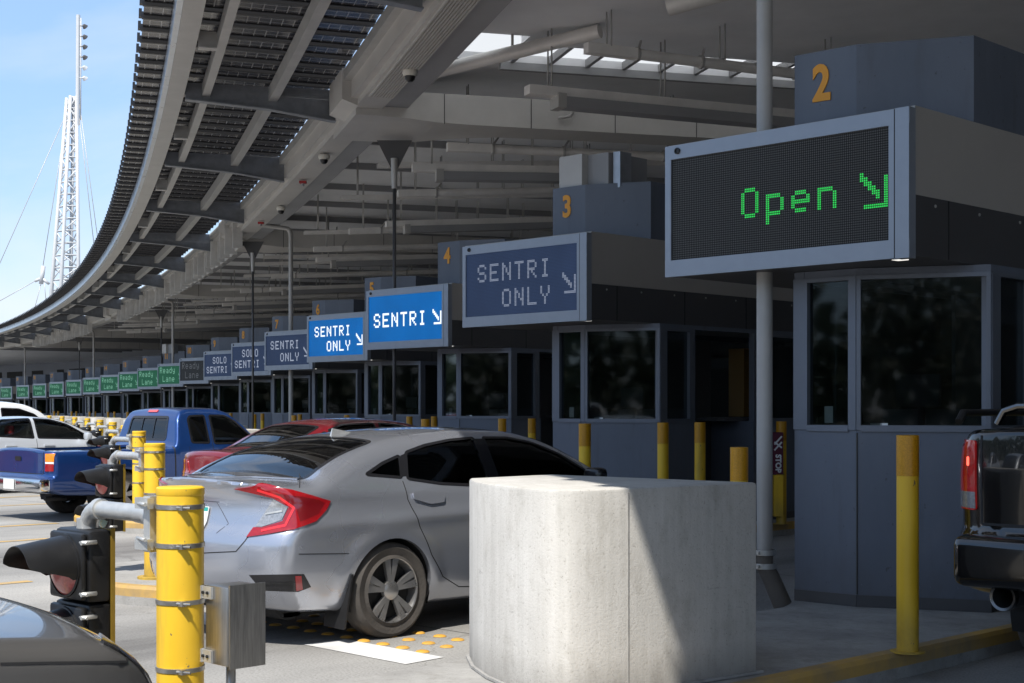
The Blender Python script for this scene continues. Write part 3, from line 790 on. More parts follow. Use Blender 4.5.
# ------------------------------------------------------------------ the roof over the lanes
roof = empty('canopy_roof', 'huge curved steel canopy roof with rows of solar panels along its sunny edge', 'roof', (RC(0, 0)[0], RC(0, 0)[1], 0))
RO = Vector(roof.location)
def rp(k, o, z): return RC(k, o, z) - RO
def sweep(name, o0, o1, z0, z1, ka, kb, m, dk=.1, parent=roof, zi=None):
    """box section swept along the arc"""
    mb = MB(); ks = [ka + (kb - ka) * i / max(1, round((kb - ka) / dk)) for i in range(round((kb - ka) / dk) + 1)]
    vs = []
    for k in ks:
        vs += [rp(k, o0, z0), rp(k, o1, z0), rp(k, o1, z1), rp(k, o0, z1 if zi is None else zi)]
    fs = []
    for i in range(len(ks) - 1):
        a = i * 4
        fs += [(a + j, a + (j + 1) % 4, a + 4 + (j + 1) % 4, a + 4 + j) for j in range(4)]
    e = (len(ks) - 1) * 4
    fs += [(3, 2, 1, 0), (e, e + 1, e + 2, e + 3)]
    mb.add(vs, fs, True)
    return mb.build(name, m, parent, sharp=25)
KA, KB = -3.2, 21.0
M['ribm'] = mat('galvanised rib', (.26, .275, .30), .45, .5, nscale=5, namt=.3)
M['flash'] = mat('bright flashing', (.62, .66, .72), .28, .9, nscale=4, namt=.2)
# solar slats
def pv_mat():
    m = bpy.data.materials.new('solar cells'); m.use_nodes = True
    nt = m.node_tree; nd = nt.nodes; lk = nt.links; p = nd['Principled BSDF']
    p.inputs['Roughness'].default_value = .22
    tc = nd.new('ShaderNodeTexCoord')
    br = nd.new('ShaderNodeTexBrick'); br.offset = 0; br.inputs['Scale'].default_value = 1
    br.inputs['Brick Width'].default_value = .158; br.inputs['Row Height'].default_value = .158; br.inputs['Mortar Size'].default_value = .007
    br.inputs['Color1'].default_value = (.035, .035, .041, 1); br.inputs['Color2'].default_value = (.06, .06, .068, 1); br.inputs['Mortar'].default_value = (.30, .30, .30, 1)
    lk.new(tc.outputs['Object'], br.inputs['Vector']); lk.new(br.outputs['Color'], p.inputs['Base Color'])
    return m
M['pv'] = pv_mat()
M['pvframe'] = mat('black panel frame', (.016, .016, .018), .4, .3)
SL = 3.03
def slat_mb():
    m = MB(); m.box(-SL / 2, SL / 2, -.29, .295, -.010, .010); return m
slat0 = None
ks = []
k = KA
while k < KB:
    ks.append(k); L = math.hypot(6, 3.51 - .1188 * k); k += .655 / L
near = [k for k in ks if k > .7][:100]
rest = [k for k in ks if k not in near]
TILT = R(-2.5)
def slat_M(k):
    e_ = 1 if 4.1 < k < 9.4 or 10.9 < k < 14.5 else 0
    a = rp(k, 3.72, 6.86); b = rp(k, 3.72 - SL, 6.80)
    c = (a + b) / 2; xd = (b - a).normalized()
    zd = Vector((0, 0, 1)); yd = zd.cross(xd).normalized(); zd = xd.cross(yd)
    Mx = Matrix((xd, yd, zd)).transposed().to_4x4(); Mx.translation = c
    Mx = Mx @ Matrix.Rotation(TILT, 4, 'X')
    if e_: Mx = Mx @ Matrix.Translation((-.045, 0, 0)) @ Matrix.Scale(.97, 4, (1, 0, 0))
    return Mx
bar = MB(); bar.box(-SL / 2 - .02, SL / 2, -.315, -.262, -.082, .012); bar.box(-SL / 2, SL / 2, .265, .297, -.022, .012); bar.box(-SL / 2 - .06, -SL / 2 - .02, -.32, -.22, -.06, .05)
slat = slat_mb().build('solar_panel', M['pv'], roof)
sfr = bar.build('frame', M['pvframe'], slat)
for i, k in enumerate(near):
    if i == 0: o = slat
    else: o = copy_tree(slat, roof)
    o.matrix_local = slat_M(k)
rm = MB()
for k in rest:
    a = slat_mb().xform(slat_M(k)); rm = joinmb(rm, a)
    bb = MB(); bb.v = list(bar.v); bb.f = list(bar.f); bb.sm = list(bar.sm)
    rm = joinmb(rm, bb.xform(slat_M(k)))
ro = rm.build('solar_panel_rows', M['pvframe'], roof); ro['kind'] = 'stuff'
sweep('edge_beam', 3.02, 3.28, 6.50, 6.74, KA, KB, M['steel'])
sweep('edge_flashing', 3.282, 3.36, 6.515, 6.77, KA, KB, M['flash'])
sweep('purlin', 2.62, 2.74, 6.50, 6.70, KA, KB, M['steel'])
sweep('purlin', 1.56, 1.70, 6.48, 6.70, KA, KB, M['steel'])
# ribs
ribs = [-2.2, -1.15, -.1, .92, 1.92] + [2.87 + i * 1.03 for i in range(18)]
rb = None
for k in ribs:
    dk = .012
    m = MB()
    def web(k, t, pts):
        a = [rp(k - t, o, z) for o, z in pts]; b = [rp(k + t, o, z) for o, z in pts]
        n_ = len(pts)
        m.add(a + b, [tuple(range(n_)), tuple(reversed(range(n_, 2 * n_)))] + [(i, n_ + i, n_ + (i + 1) % n_, (i + 1) % n_) for i in range(n_)])
    web(k, .0015, [(3.0, 6.70), (3.0, 6.44), (1.7, 6.36), (.62, 6.22), (.62, 6.72)])
    # bottom flange
    for (oa, za, ob, zb) in ((3.0, 6.44, 1.7, 6.36), (1.7, 6.36, .62, 6.22)):
        m.hexa([rp(k - dk, oa, za - .02), rp(k + dk, oa, za - .02), rp(k + dk, ob, zb - .02), rp(k - dk, ob, zb - .02), rp(k - dk, oa, za), rp(k + dk, oa, za), rp(k + dk, ob, zb), rp(k - dk, ob, zb)])
    m.build('rib', M['ribm'], roof, merge=True)
    m2 = MB()
    kk = k + .5
    def st(k, o0, o1, z0, z1, t):
        m2.hexa([rp(k - t, o0, z0), rp(k + t, o0, z0), rp(k + t, o1, z0), rp(k - t, o1, z0), rp(k - t, o0, z1), rp(k + t, o0, z1), rp(k + t, o1, z1), rp(k - t, o1, z1)])
    st(kk, 3.0, 2.76, 6.44, 6.66, .002)
    st(kk, 3.0, 2.76, 6.42, 6.438, .012)
    m2.build('short_rib', M['steel'], roof)
# ring girder
sweep('ring_girder', .08, .50, 6.20, 6.62, KA, KB, M['panel'])
sweep('girder_shoulder', .50, .60, 6.30, 6.68, KA, KB, M['panel'], zi=6.60)
sweep('gutter', .60, .72, 6.56, 6.72, KA, KB, M['steel'])
sweep('inner_fascia', -.32, .078, 6.24, 7.0, KA, KB, M['darkgrey'])
# perforated soffit strip on the nearest bay
def perf():
    m = bpy.data.materials.new('ribbed soffit grille'); m.use_nodes = True
    nt = m.node_tree; nd = nt.nodes; lk = nt.links; p = nd['Principled BSDF']
    uv = nd.new('ShaderNodeTexCoord'); w = nd.new('ShaderNodeTexWave'); w.wave_type = 'BANDS'; w.bands_direction = 'X'; w.inputs['Scale'].default_value = 3.1
    rt = nd.new('ShaderNodeMapping'); lk.new(uv.outputs['UV'], rt.inputs['Vector']); lk.new(rt.outputs[0], w.inputs['Vector'])
    cr = nd.new('ShaderNodeValToRGB'); cr.color_ramp.elements[0].color = (.03, .03, .03, 1); cr.color_ramp.elements[1].color = (.26, .25, .24, 1)
    cr.color_ramp.elements[0].position = .3; cr.color_ramp.elements[1].position = .55
    lk.new(w.outputs['Fac'], cr.inputs['Fac']); lk.new(cr.outputs[0], p.inputs['Base Color']); p.inputs['Roughness'].default_value = .5
    return m
mg = MB()
for j in range(9):
    o = .46 - j * .042
    kk = [-3.0 + i * .1 for i in range(47)]
    vs = []
    for k in kk: vs += [rp(k, o, 6.196), rp(k, o - .026, 6.196), rp(k, o - .026, 6.16), rp(k, o, 6.16)]
    mg.add(vs, [(i * 4 + q, i * 4 + (q + 1) % 4, i * 4 + 4 + (q + 1) % 4, i * 4 + 4 + q) for i in range(len(kk) - 1) for q in range(4)], True)
mg.build('soffit_grille', M['panel'], roof)
mb = MB()
# heavier column head block where the cross beam meets the girder
for kc in (1.74, 4.42, 7.2, 9.9, 12.6, 15.3):
    m = MB()
    a, b = kc - .03, kc + .16
    m.hexa([rp(a, .49, 6.19), rp(b, .49, 6.19), rp(b, .74, 6.28), rp(a, .74, 6.28), rp(a, .49, 6.75), rp(b, .49, 6.75), rp(b, .74, 6.75), rp(a, .74, 6.75)])
    m.build('girder_block', M['panel'], roof)
# cross beams
for kc in (1.74, 4.42, 7.2, 9.9, 12.6, 15.3):
    m = MB(); os_ = [.495, .1, -.3, -.8, -1.4, -2, -3.5, -6, -9, -12, -15]
    vs = []
    for o in os_:
        wd = .12 + .21 / (1 + math.exp((-o - 1.0) / .35))
        vs += [rp(kc, o, 6.10 - .07 / (1 + math.exp((o + .5) / .2))), rp(kc + wd, o, 6.10 - .07 / (1 + math.exp((o + .5) / .2))), rp(kc + wd, o, 6.50), rp(kc, o, 6.50)]
    fs = [(i * 4 + q, i * 4 + (q + 1) % 4, i * 4 + 4 + (q + 1) % 4, i * 4 + 4 + q) for i in range(len(os_) - 1) for q in range(4)] + [(0, 1, 2, 3), tuple(len(vs) - 4 + q for q in (3, 2, 1, 0))]
    m.add(vs, fs); cb = m.build('cross_beam', M['panel'], roof, merge=True)
    m = MB()
    for j in range(10):
        o = -.9 - j * 1.42
        p_ = [rp(kc - .0006, o, 6.025), rp(kc - .0006, o - .014, 6.025), rp(kc + .001, o - .014, 6.025), rp(kc + .001, o, 6.025)]
        m.hexa(p_ + [q + Vector((0, 0, .47)) for q in p_])
    m.build('panel_joint', M['panel_edge'], cb)
# deck above, with a sky slot near the first cross beam
def deck(ka, kb, oa, ob, z0, m, nm='roof_deck', th=.12, rise=.0):
    mb = MB(); n_ = max(1, round((kb - ka) / .2)); ks_ = [ka + (kb - ka) * i / n_ for i in range(n_ + 1)]
    vs = []
    for k in ks_:
        vs += [rp(k, oa, z0), rp(k, ob, z0 + rise), rp(k, ob, z0 + rise + th), rp(k, oa, z0 + th)]
    fs = [(i * 4 + q, i * 4 + (q + 1) % 4, i * 4 + 4 + (q + 1) % 4, i * 4 + 4 + q) for i in range(n_) for q in range(4)] + [(3, 2, 1, 0), tuple(n_ * 4 + q for q in range(4))]
    mb.add(vs, fs); return mb.build(nm, m, roof, merge=True)
deck(KA, 1.46, -.3, -22, 6.98, M['deckgrey'])
deck(1.46, 1.53, -1.75, -22, 6.98, M['deckgrey'])
deck(1.70, 32, -1.75, -22, 7.0, M['deckgrey'])
deck(1.70, KB, -.3, -1.75, 7.0, M['deckgrey'])
for j in range(22):       # mullions and sills of the slot
    o = -1.9 - j * .62
    m = MB(); m.hexa([rp(1.53, o, 6.99), rp(1.70, o, 6.99), rp(1.70, o - .07, 6.99), rp(1.53, o - .07, 6.99), rp(1.53, o, 7.11), rp(1.70, o, 7.11), rp(1.70, o - .07, 7.11), rp(1.53, o - .07, 7.11)])
    m.build('slot_mullion', M['darkgrey'], roof)
m = MB()
for (ka, kb, za, zb) in ((1.70, 1.715, 6.88, 6.999),):
    m.hexa([rp(ka, -1.75, za), rp(kb, -1.75, za), rp(kb, -20, za), rp(ka, -20, za), rp(ka, -1.75, zb), rp(kb, -1.75, zb), rp(kb, -20, zb), rp(ka, -20, zb)])
m.build('slot_sill', M['darkgrey'], roof)
M['poly'] = bpy.data.materials.new('translucent white sky sheet'); M['poly'].use_nodes = True
_n = M['poly'].node_tree; _n.nodes.remove(_n.nodes['Principled BSDF']); _t = _n.nodes.new('ShaderNodeBsdfTranslucent'); _t.inputs['Color'].default_value = (.62, .62, .61, 1); _n.links.new(_t.outputs[0], _n.nodes['Material Output'].inputs['Surface'])
m = MB(); m.hexa([rp(1.40, -.25, 7.125), rp(1.76, -.25, 7.125), rp(1.76, -20, 7.125), rp(1.48, -20, 7.125), rp(1.40, -.25, 7.135), rp(1.76, -.25, 7.135), rp(1.76, -20, 7.135), rp(1.48, -20, 7.135)])
m.build('slot_white_sheet', M['poly'], roof)  # white sheet added so the slot glows like bright sky
# shallow deck ribs, one every third of a lane
for i in range(40):
    k = 2.25 + i * .45
    m = MB(); m.hexa([rp(k, -.33, 6.86), rp(k + .012, -.33, 6.86), rp(k + .012, -15, 6.86), rp(k, -15, 6.86), rp(k, -.33, 6.999), rp(k + .012, -.33, 6.999), rp(k + .012, -15, 6.999), rp(k, -15, 6.999)])
    m.build('deck_rib', M['darkgrey'], roof)
# back wall far inside the plaza: the inspection hall behind the booths
hall = empty('inspection_hall', 'grey back hall with dark openings, seen above and between the booths', 'building', (RC(0, -21)[0], RC(0, -21)[1], 0))
HO = Vector(hall.location)
def hp(k, o, z): return RC(k, o, z) - HO
def hsweep(name, o0, o1, z0, z1, ka, kb, m):
    mb = MB(); n_ = max(1, round((kb - ka) / .4)); vs = []
    for i in range(n_ + 1):
        k = ka + (kb - ka) * i / n_
        vs += [hp(k, o0, z0), hp(k, o1, z0), hp(k, o1, z1), hp(k, o0, z1)]
    mb.add(vs, [(i * 4 + q, i * 4 + (q + 1) % 4, i * 4 + 4 + (q + 1) % 4, i * 4 + 4 + q) for i in range(n_) for q in range(4)] + [(3, 2, 1, 0), tuple(n_ * 4 + q for q in range(4))])
    return mb.build(name, m, hall, merge=True)
M['hallblue'] = mat('blue grey hall panel', (.16, .175, .21), .5, nscale=.4, namt=.2)
hsweep('upper_wall', -21.0, -21.4, 3.2, 7.3, -4, 34, M['hallblue'])
hsweep('lower_wall', -21.1, -21.4, 0, 3.2, -4, 34, M['boothin'])
for i in range(30):
    hsweep('opening', -20.95, -20.99, 4.9 + .3 * (i % 2), 6.1, 5 + i * .95, 5.3 + i * .95 + .2 * (i % 3), M['blackm'])
# hanging sun-dappled fascia panels under the girder
M['hang'] = mat('pale fascia panel', (.58, .56, .53), .6, .0, nscale=3, namt=.25)
for (ka, kb) in ((4.15, 6.7), (6.85, 9.35), (11.0, 14.4)):
    k = ka; i = 0
    while k < kb:
        m = MB(); L = .052
        zt = 6.42; zb_ = 5.72 + (.05 if i % 5 == 0 else 0)
        o2_ = .78 if i % 3 else .70
        m.hexa([rp(k, .45, zb_), rp(k, o2_, zb_), rp(k + .012, o2_, zb_), rp(k + .012, .45, zb_), rp(k, .45, zt), rp(k, o2_, zt), rp(k + .012, o2_, zt), rp(k + .012, .45, zt)])
        m.hexa([rp(k + .012, .50, zb_ + .02), rp(k + .012, .53, zb_ + .02), rp(k + .15, .53, zb_ + .02), rp(k + .15, .50, zb_ + .02), rp(k + .012, .50, zt), rp(k + .012, .53, zt), rp(k + .15, .53, zt), rp(k + .15, .50, zt)])
        m.build('hanging_panel', M['hang'], roof, merge=True)
        k += .165; i += 1
# taupe structural shafts that rise behind two of the booths
for kc, nm in ((1, 'beige square roof column standing right behind the roof box with numeral three'), (9, 'pale square roof column far behind the green signs')):
    t = empty('roof_column', nm, 'column', (-5.86 - 6 * kc, 9.45 + dY(kc), 4.15), 0, 'square roof columns')
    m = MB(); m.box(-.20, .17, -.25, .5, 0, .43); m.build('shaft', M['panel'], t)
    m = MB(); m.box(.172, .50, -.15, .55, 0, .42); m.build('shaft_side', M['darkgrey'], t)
    m = MB(); m.box(.53, .64, -.1, .1, 0, .42); m.build('duct', M['galv'], t)

# downpipes
for i, k in enumerate((0, 4, 8, 12, 16)):
    px_, py_ = -6.29 - 6 * k, 8.78 + dY(k)
    t = empty('downpipe', ['tall pale grey downpipe beside the concrete block and the nearest booth',
                           'tall downpipe with a bent top, between the blue signs',
                           'thin grey downpipe behind the roof of the blue pickup',
                           'distant grey downpipe left of the blue pickup cab', 'farthest grey downpipe above the white cars'][i], 'pipe', (px_, py_, 0), 0, 'downpipes from the roof')
    m = MB()
    if k == 0:
        m.tube([(0, 0, .42), (0, 0, 7.0)], .058, 20)
    else:
        g_ = RC(k - .06, .2, 6.22) - Vector((px_, py_, 0))
        m.tube([(0, 0, .42), (0, 0, 5.98), (g_.x * .03, g_.y * .03, 6.08), (g_.x * .1, g_.y * .1, 6.14), tuple(g_)], .058, 14)
    m.build('pipe', M['pipe'], t)
    m = MB(); m.tube([(0, 0, .52), (0, 0, .40), (.03, .03, .32), (.09, .10, .11)], [.064, .064, .066, .070], 16)
    m.build('shoe', mat('pipe shoe', (.16, .14, .12), .6, nscale=5, namt=.3), t)
    m = MB()
    for z in (.50, .40):
        m.lathe([(.080, z - .02), (.084, z - .02), (.084, z + .02), (.080, z + .02)], n=20)
        m.box(-.02, .02, -.105, -.082, z - .012, z + .012)
    m.build('clamp', M['galvb'], t)
# tie rods with triangular plates
for i, (k, o) in enumerate(((1.97, -.42), (4.24, .1), (8.5, -.6), (12.8, -.6))):
    b = RC(k, o, 0); t = empty('tie_rod', ['thin dark tie rod crossing the bright one line blue sign', 'thin dark tie rod crossing the two dim blue signs', 'thin dark tie rod before the first green signs', 'farthest thin tie rod above the white sedan'][i], 'rod', b, TH, 'tie rods from the roof')
    zt = 6.02
    m = MB(); m.tube([(0, 0, 0), (0, 0, zt - .78)], .030, 10); m.build('rod', M['fascia_lo'], t)
    m = MB(); m.prism([(-.29, 0), (.29, 0), (.06, -.46), (-.06, -.46)], -.02, .02)
    m.xform(Matrix.Translation((0, 0, zt)) @ Matrix.Rotation(R(90), 4, 'X')); m.build('gusset', M['fascia_lo'], t)
    m = MB(); m.tube([(0, -.03, zt - .30), (0, -.02, zt - .45), (0, 0, zt - .80)], [.06, .055, .045], 12); m.build('clevis', M['steel'], t)

# things under the soffit: dome cameras and red strobes
def under(px, y, z=6.17):
    d = FPX * (z - HC) / (HORIZ - y); return at(px, d, z)
for i, (px, y) in enumerate(((410, 70), (324, 155), (281, 207), (242, 240))):
    t = empty('dome_camera', ['white dome camera under the ribbed grille of the near girder', 'white dome camera on the girder just right of the first red strobe', 'white dome camera between the two red strobes', 'white dome camera at the girder end above a triangular plate'][i], 'camera', under(px, y), 0, 'dome cameras on the girder')
    m = MB(); m.lathe([(0, .0), (.10, .0), (.105, -.05), (.085, -.085), (0, -.085)], n=18); m.build('housing', mat('cream plastic', (.6, .57, .5), .5), t)
    m = MB(); m.lathe([(.075, -.085), (.065, -.13), (.035, -.16), (0, -.165)], n=18); m.build('dome', M['black'], t)
for i, (px, y) in enumerate(((303, 181), (261, 222))):
    t = empty('fire_strobe', ['red strobe between two dome cameras on the girder', 'red strobe farther along the girder near the downpipe elbow'][i], 'strobe', under(px, y), TH, 'red strobes on the girder')
    m = MB(); m.box(-.07, .07, -.06, .06, -.05, 0); m.build('base', mat('red plastic', (.35, .02, .02), .4), t)
    m = MB(); m.lathe([(.03, -.05), (.026, -.10), (0, -.105)], n=12); m.build('lens', M['clearlens'], t)

# ceiling services: linear lights, trays and pipes
def bar_thing(kind, a, b, label, grp, i):
    a = Vector(a); b = Vector(b); c = a.copy(); d = b - a; L = d.length
    rz = math.atan2(d.y, d.x)
    nm = {'light': 'ceiling_light', 'tube': 'ceiling_pipe', 'tray': 'cable_tray'}[kind]
    t = empty(nm, label, {'light': 'light', 'tube': 'pipe', 'tray': 'tray'}[kind], c, rz, grp)
    sl_ = d.z
    def P(s, y, z): return (s, y, z + sl_ * s / L)
    m = MB()
    if kind == 'light':
        m.bar(P(0, 0, 0), P(L, 0, 0), .22, .13); m.build('housing', M['fixture'], t)
        m = MB(); m.bar(P(.55, 0, -.14), P(L, 0, -.14), .30, .145); m.build('reflector', M['darkgrey'], t)
        m = MB(); m.bar(P(.42, 0, -.13), P(.549, 0, -.13), .31, .20); m.build('end_cap', M['pipe'], t)
    elif kind == 'tube':
        m.tube([P(.75, 0, 0), P(L, 0, 0)], .075, 12); m.build('pipe', M['fixture'], t)
        m = MB(); m.bar(P(0, 0, .0), P(.76, 0, .0), .15, .14); m.build('junction_box', M['fixture'], t)
        m = MB()
        for s in (.78, L * .45, L * .85):
            if s > L: continue
            x, y, z = P(s, 0, 0)
            m.lathe([(.05, -.02), (.10, -.02), (.10, .02), (.05, .02)], (x, y, z), 'x', 12); m.bar((x, -.05, z + .06), (x + .12, .1, z + .22), .03, .02)
        m.build('clamp', M['pipe'], t)
    else:
        for yy in (-.10, .10): m.bar(P(0, yy, 0), P(L, yy, 0), .03, .08)
        s = .2
        while s < L: m.bar(P(s, -.1, -.02), P(s, .1, -.02), .03, .02); s += .5
        m.build('rails', M['fixture'], t)
    s = .35
    while s < L:
        x, y, z = P(s, 0, 0)
        for yy in (-.07, .07):
            m = MB(); m.tube([(x, yy, z + .05), (x, yy, 6.97 - a.z)], .012, 6); m.build('hanger', M['steel'], t)
        s += 1.8
grpn = {'light': 'linear lights hung under the roof', 'tube': 'thick pipes hung under the roof', 'tray': 'cable trays hung under the roof'}
near_l = [('light', (527, 90, 20.6), (800, 116, 22.2), 'nearest linear light, hung under the bright sky slot'),
          ('tube', (586, 48, 19.6), (830, 78, 21.2), 'highest thick pipe with a white clamp, crossing just below the sky slot'),
          ('tube', (447, 147, 24.2), (700, 158, 25.2), 'thick pipe hung right under the beige cross beam'),
          ('light', (412, 168, 25.6), (640, 172, 26.2), 'linear light left of the beige column with a pale end cap')]
for i, (kd, a, b, lab) in enumerate(near_l):
    bar_thing(kd, aty(*a), aty(*b), lab, grpn[kd], i)
kinds = ['tray', 'tube', 'tray', 'light', 'tube', 'tray', 'tube', 'light', 'tray']
for i in range(30):
    k = 2.32 + i * .31
    kd = kinds[i % len(kinds)]
    zz = {'tray': 6.0, 'tube': 5.82, 'light': 5.75}[kd]
    o0 = {'tray': -.5, 'tube': -1.3, 'light': -1.9}[kd] - rnd() * .6
    a = RC(k, o0, zz); b = RC(k - .06, -11.5, zz + .55)
    bar_thing(kd, a, b, 'one of the many parallel bars hung under the deep roof', 'services hung under the roof', i)
# big round duct near the slot and its neighbour
for (a, b, r_, lab) in ((aty(390, 83, 21.9), aty(600, 31, 20.4), .10, 'big round duct slanting past the triangular sky opening'), (aty(668, 6, 18.6), aty(800, -30, 18.0), .13, 'round duct end at the top edge of the picture')):
    t = empty('round_duct', lab, 'duct', a)
    m = MB(); d = b - a
    m.tube([(0, 0, 0), tuple(d)], r_, 20); m.build('duct', M['fixture'], t)
    m = MB(); m.tube([tuple(d * .6), tuple(d * .6 + Vector((0, 0, 1.0)))], .02, 8); m.build('hanger', M['steel'], t)
# short bent conduit on the cross beam
a = aty(572, 103, 23.2); t = empty('bent_conduit', 'small bent conduit on the beige cross beam', 'conduit', a)
m = MB(); m.tube([(0, 0, 0), (0, 0, -.16), tuple(RT * -.04 + Vector((0, 0, -.21))), tuple(RT * -.22 + Vector((0, 0, -.24)))], .028, 10); m.build('conduit', M['pipe'], t)

# ------------------------------------------------------------------ mast with stay cables, far behind
D = 420.0
M['mastw'] = mat('white mast paint', (.52, .53, .54), .45, nscale=1, namt=.08)
base = at(66, D, 0); mast = empty('lattice_mast', 'tall white lattice mast with floodlights and stay cables against the sky', 'mast', base, TH)
def mp_(px, y, dd=0):    # local point in the mast's frame (x right, y away, z up)
    return Vector(((px - 66) / FPX * D, dd, HC + (HORIZ - y) * D / FPX))
legs = [(mp_(51.5, 305, -1.0), mp_(67, 98, -.2)), (mp_(62.5, 305, -2.2), mp_(71, 96, -.5)), (mp_(80, 300, -1.2), mp_(76.5, 96, 0)), (mp_(69, 300, 1.4), mp_(73, 96, .4))]
legs = [(a + (a - b) * (a.z / (b.z - a.z)), b) for a, b in legs]
for a, b in legs:
    m = MB(); m.tube([a, b], [.62, .48], 8); m.build('leg', M['mastw'], mast)
m = MB(); N_ = 26
for p_, q_ in ((0, 1), (1, 2), (2, 3), (3, 0)):
    for i in range(N_):
        t0, t1 = i / N_, (i + 1) / N_
        A = legs[p_][0].lerp(legs[p_][1], t0); B = legs[q_][0].lerp(legs[q_][1], t1); C_ = legs[q_][0].lerp(legs[q_][1], t0); D_ = legs[p_][0].lerp(legs[p_][1], t1)
        m.tube([A, B] if i % 2 else [C_, D_], .20, 5); m.tube([A, C_], .17, 5)
m.build('lattice', M['mastw'], mast)
m = MB(); m.tube([mp_(77.5, 125), mp_(78.2, 15)], .6, 12); m.build('pole', M['mastw'], mast)
m = MB(); m.tube([mp_(80.6, 120), mp_(81, 18)], .18, 6); m.build('ladder', M['mastw'], mast)
for y in (26, 36.5, 46.5, 57, 67.5, 78):
    m = MB(); p_ = mp_(84.5, y)
    m.lathe([(0, -.5), (.4, -.45), (.85, .4), (.78, .5), (0, .3)], (0, 0, 0), 'x', 14)
    m.xform(Matrix.Translation(p_) @ Matrix.Rotation(R(60), 4, 'Z') @ Matrix.Rotation(R(35), 4, 'Y'))
    m.tube([p_, mp_(79, y)], .2, 6)
    m.build('floodlight', M['fascia_lo'] if y < 60 else M['mastw'], mast)
for (a, b) in ((mp_(68, 110), mp_(-30, 330)), (mp_(66, 120), mp_(42, 272)), (mp_(42, 280), mp_(31, 322)), (mp_(42, 277), mp_(-20, 312)), (mp_(44, 280), mp_(46.5, 305)), (mp_(78, 105), mp_(96, 262)), (mp_(79, 100), mp_(102, 270)), (mp_(76, 270), mp_(30, 318))):
    m = MB(); m.tube([a, b], .11, 5); m.build('cable', M['steel'], mast)
m = MB(); m.tube([mp_(43.5, 266), mp_(41, 284)], .65, 8); m.tube([mp_(42, 278), mp_(35, 281)], .45, 8); m.tube([mp_(42, 278), mp_(49, 284)], .4, 8)
m.build('strut', M['mastw'], mast)
# ------------------------------------------------------------------ concrete blocks, signal posts, bollards
blk_out = [(-5.97, 5.53), (-5.72, 5.335), (-5.45, 5.185), (-5.19, 5.085), (-5.03, 5.035), (-4.90, 5.012), (-4.81, 5.02), (-4.745, 5.06), (-4.70, 5.15), (-4.67, 5.37), (-4.56, 6.30), (-5.98, 6.20)]
BC = (-5.27, 5.65)
blk = empty('concrete_block', 'big pale concrete crash block half in shade, beside the silver sedan', 'block', (BC[0], BC[1], .15), 0, 'concrete crash blocks on the islands')
bm = bmesh.new()
vb = [bm.verts.new((x - BC[0], y - BC[1], 0)) for x, y in blk_out]
f0 = bm.faces.new(vb)
ex = bmesh.ops.extrude_face_region(bm, geom=[f0])
bmesh.ops.translate(bm, vec=(0, 0, 1.012), verts=[v for v in ex['geom'] if isinstance(v, bmesh.types.BMVert)])
bmesh.ops.recalc_face_normals(bm, faces=bm.faces)
te = [e for e in bm.edges if all(v.co.z > 1 for v in e.verts)]
ve = [e for e in bm.edges if abs(e.verts[0].co.z - e.verts[1].co.z) > .5 and e.calc_face_angle(0) > R(30)]
bmesh.ops.bevel(bm, geom=te + ve, offset=.016, segments=2, profile=.5, affect='EDGES')
for f in bm.faces: f.smooth = True
me = bpy.data.meshes.new('body'); bm.to_mesh(me); bm.free(); fix_mesh(me, 32)
me.materials.append(M['block'])
o = bpy.data.objects.new('body', me); COL.objects.link(o); o.parent = blk
M['joint'] = mat('stained form joint', (.38, .37, .35), .9, nscale=12, namt=.4)
m = MB(); jx, jy = -4.668 - BC[0], 5.385 - BC[1]
m.box(jx - .02, jx + .0035, jy - .0035, jy + .0035, .0, .99); m.build('form_joint', M['joint'], blk)
m = MB(); m.prism([(x * 1.035, y * 1.035) for x, y in [(p[0] - BC[0], p[1] - BC[1]) for p in blk_out]], 0.0045, .018); m.build('grout_bed', M['joint'], blk)
for n in NB[1:]:
    k = n - 2; b = copy_tree(blk); b.location = (BC[0] - 6 * k, BC[1] + dY(k), .15)
    tag(b, 'pale concrete crash block on the island before the booth with numeral %d' % n)

# yellow posts with the traffic signals on pipe arms
PX, PY = -4.63, 2.85
M['bandsteel'] = mat('dull steel strap', (.52, .50, .46), .35, .9, nscale=16, namt=.35)
post = empty('yellow_post', 'thick yellow post nearest the camera, strapped with steel bands, left of the concrete block', 'post', (PX, PY, .15), 0, 'thick yellow signal posts')
m = MB(); m.lathe([(.085, 0), (.085, 1.085)], n=36); m.build('shaft', M['yellow'], post)
m = MB(); m.lathe([(.0, 1.118), (.080, 1.117), (.0865, 1.112), (.0875, 1.09), (.085, 1.085)], n=36); m.build('cap', M['yellow'], post)
for z in (1.045, .905, .70, .455):
    m = MB(); m.lathe([(.0855, z - .009), (.0885, z - .008), (.0885, z + .008), (.0855, z + .009)], n=36)
    m.box(.072, .10, -.055, -.035, z - .009, z + .009); m.tube([(.07, -.058, z), (.125, -.035, z)], .005, 8); m.box(-.11, -.085, -.03, .03, z - .012, z + .012)
    m.build('steel_band', M['bandsteel'], post)
m = MB(); m.lathe([(.14, 0.0), (.14, .018), (.0915, .02)], n=28); m.build('base_plate', M['yellow'], post)
SX, SYY = -5.32, 2.85
sig = empty('traffic_signal', '-', 'signal', (SX, SYY, .15), 0, 'black traffic signals on the yellow posts')
zb = -.15
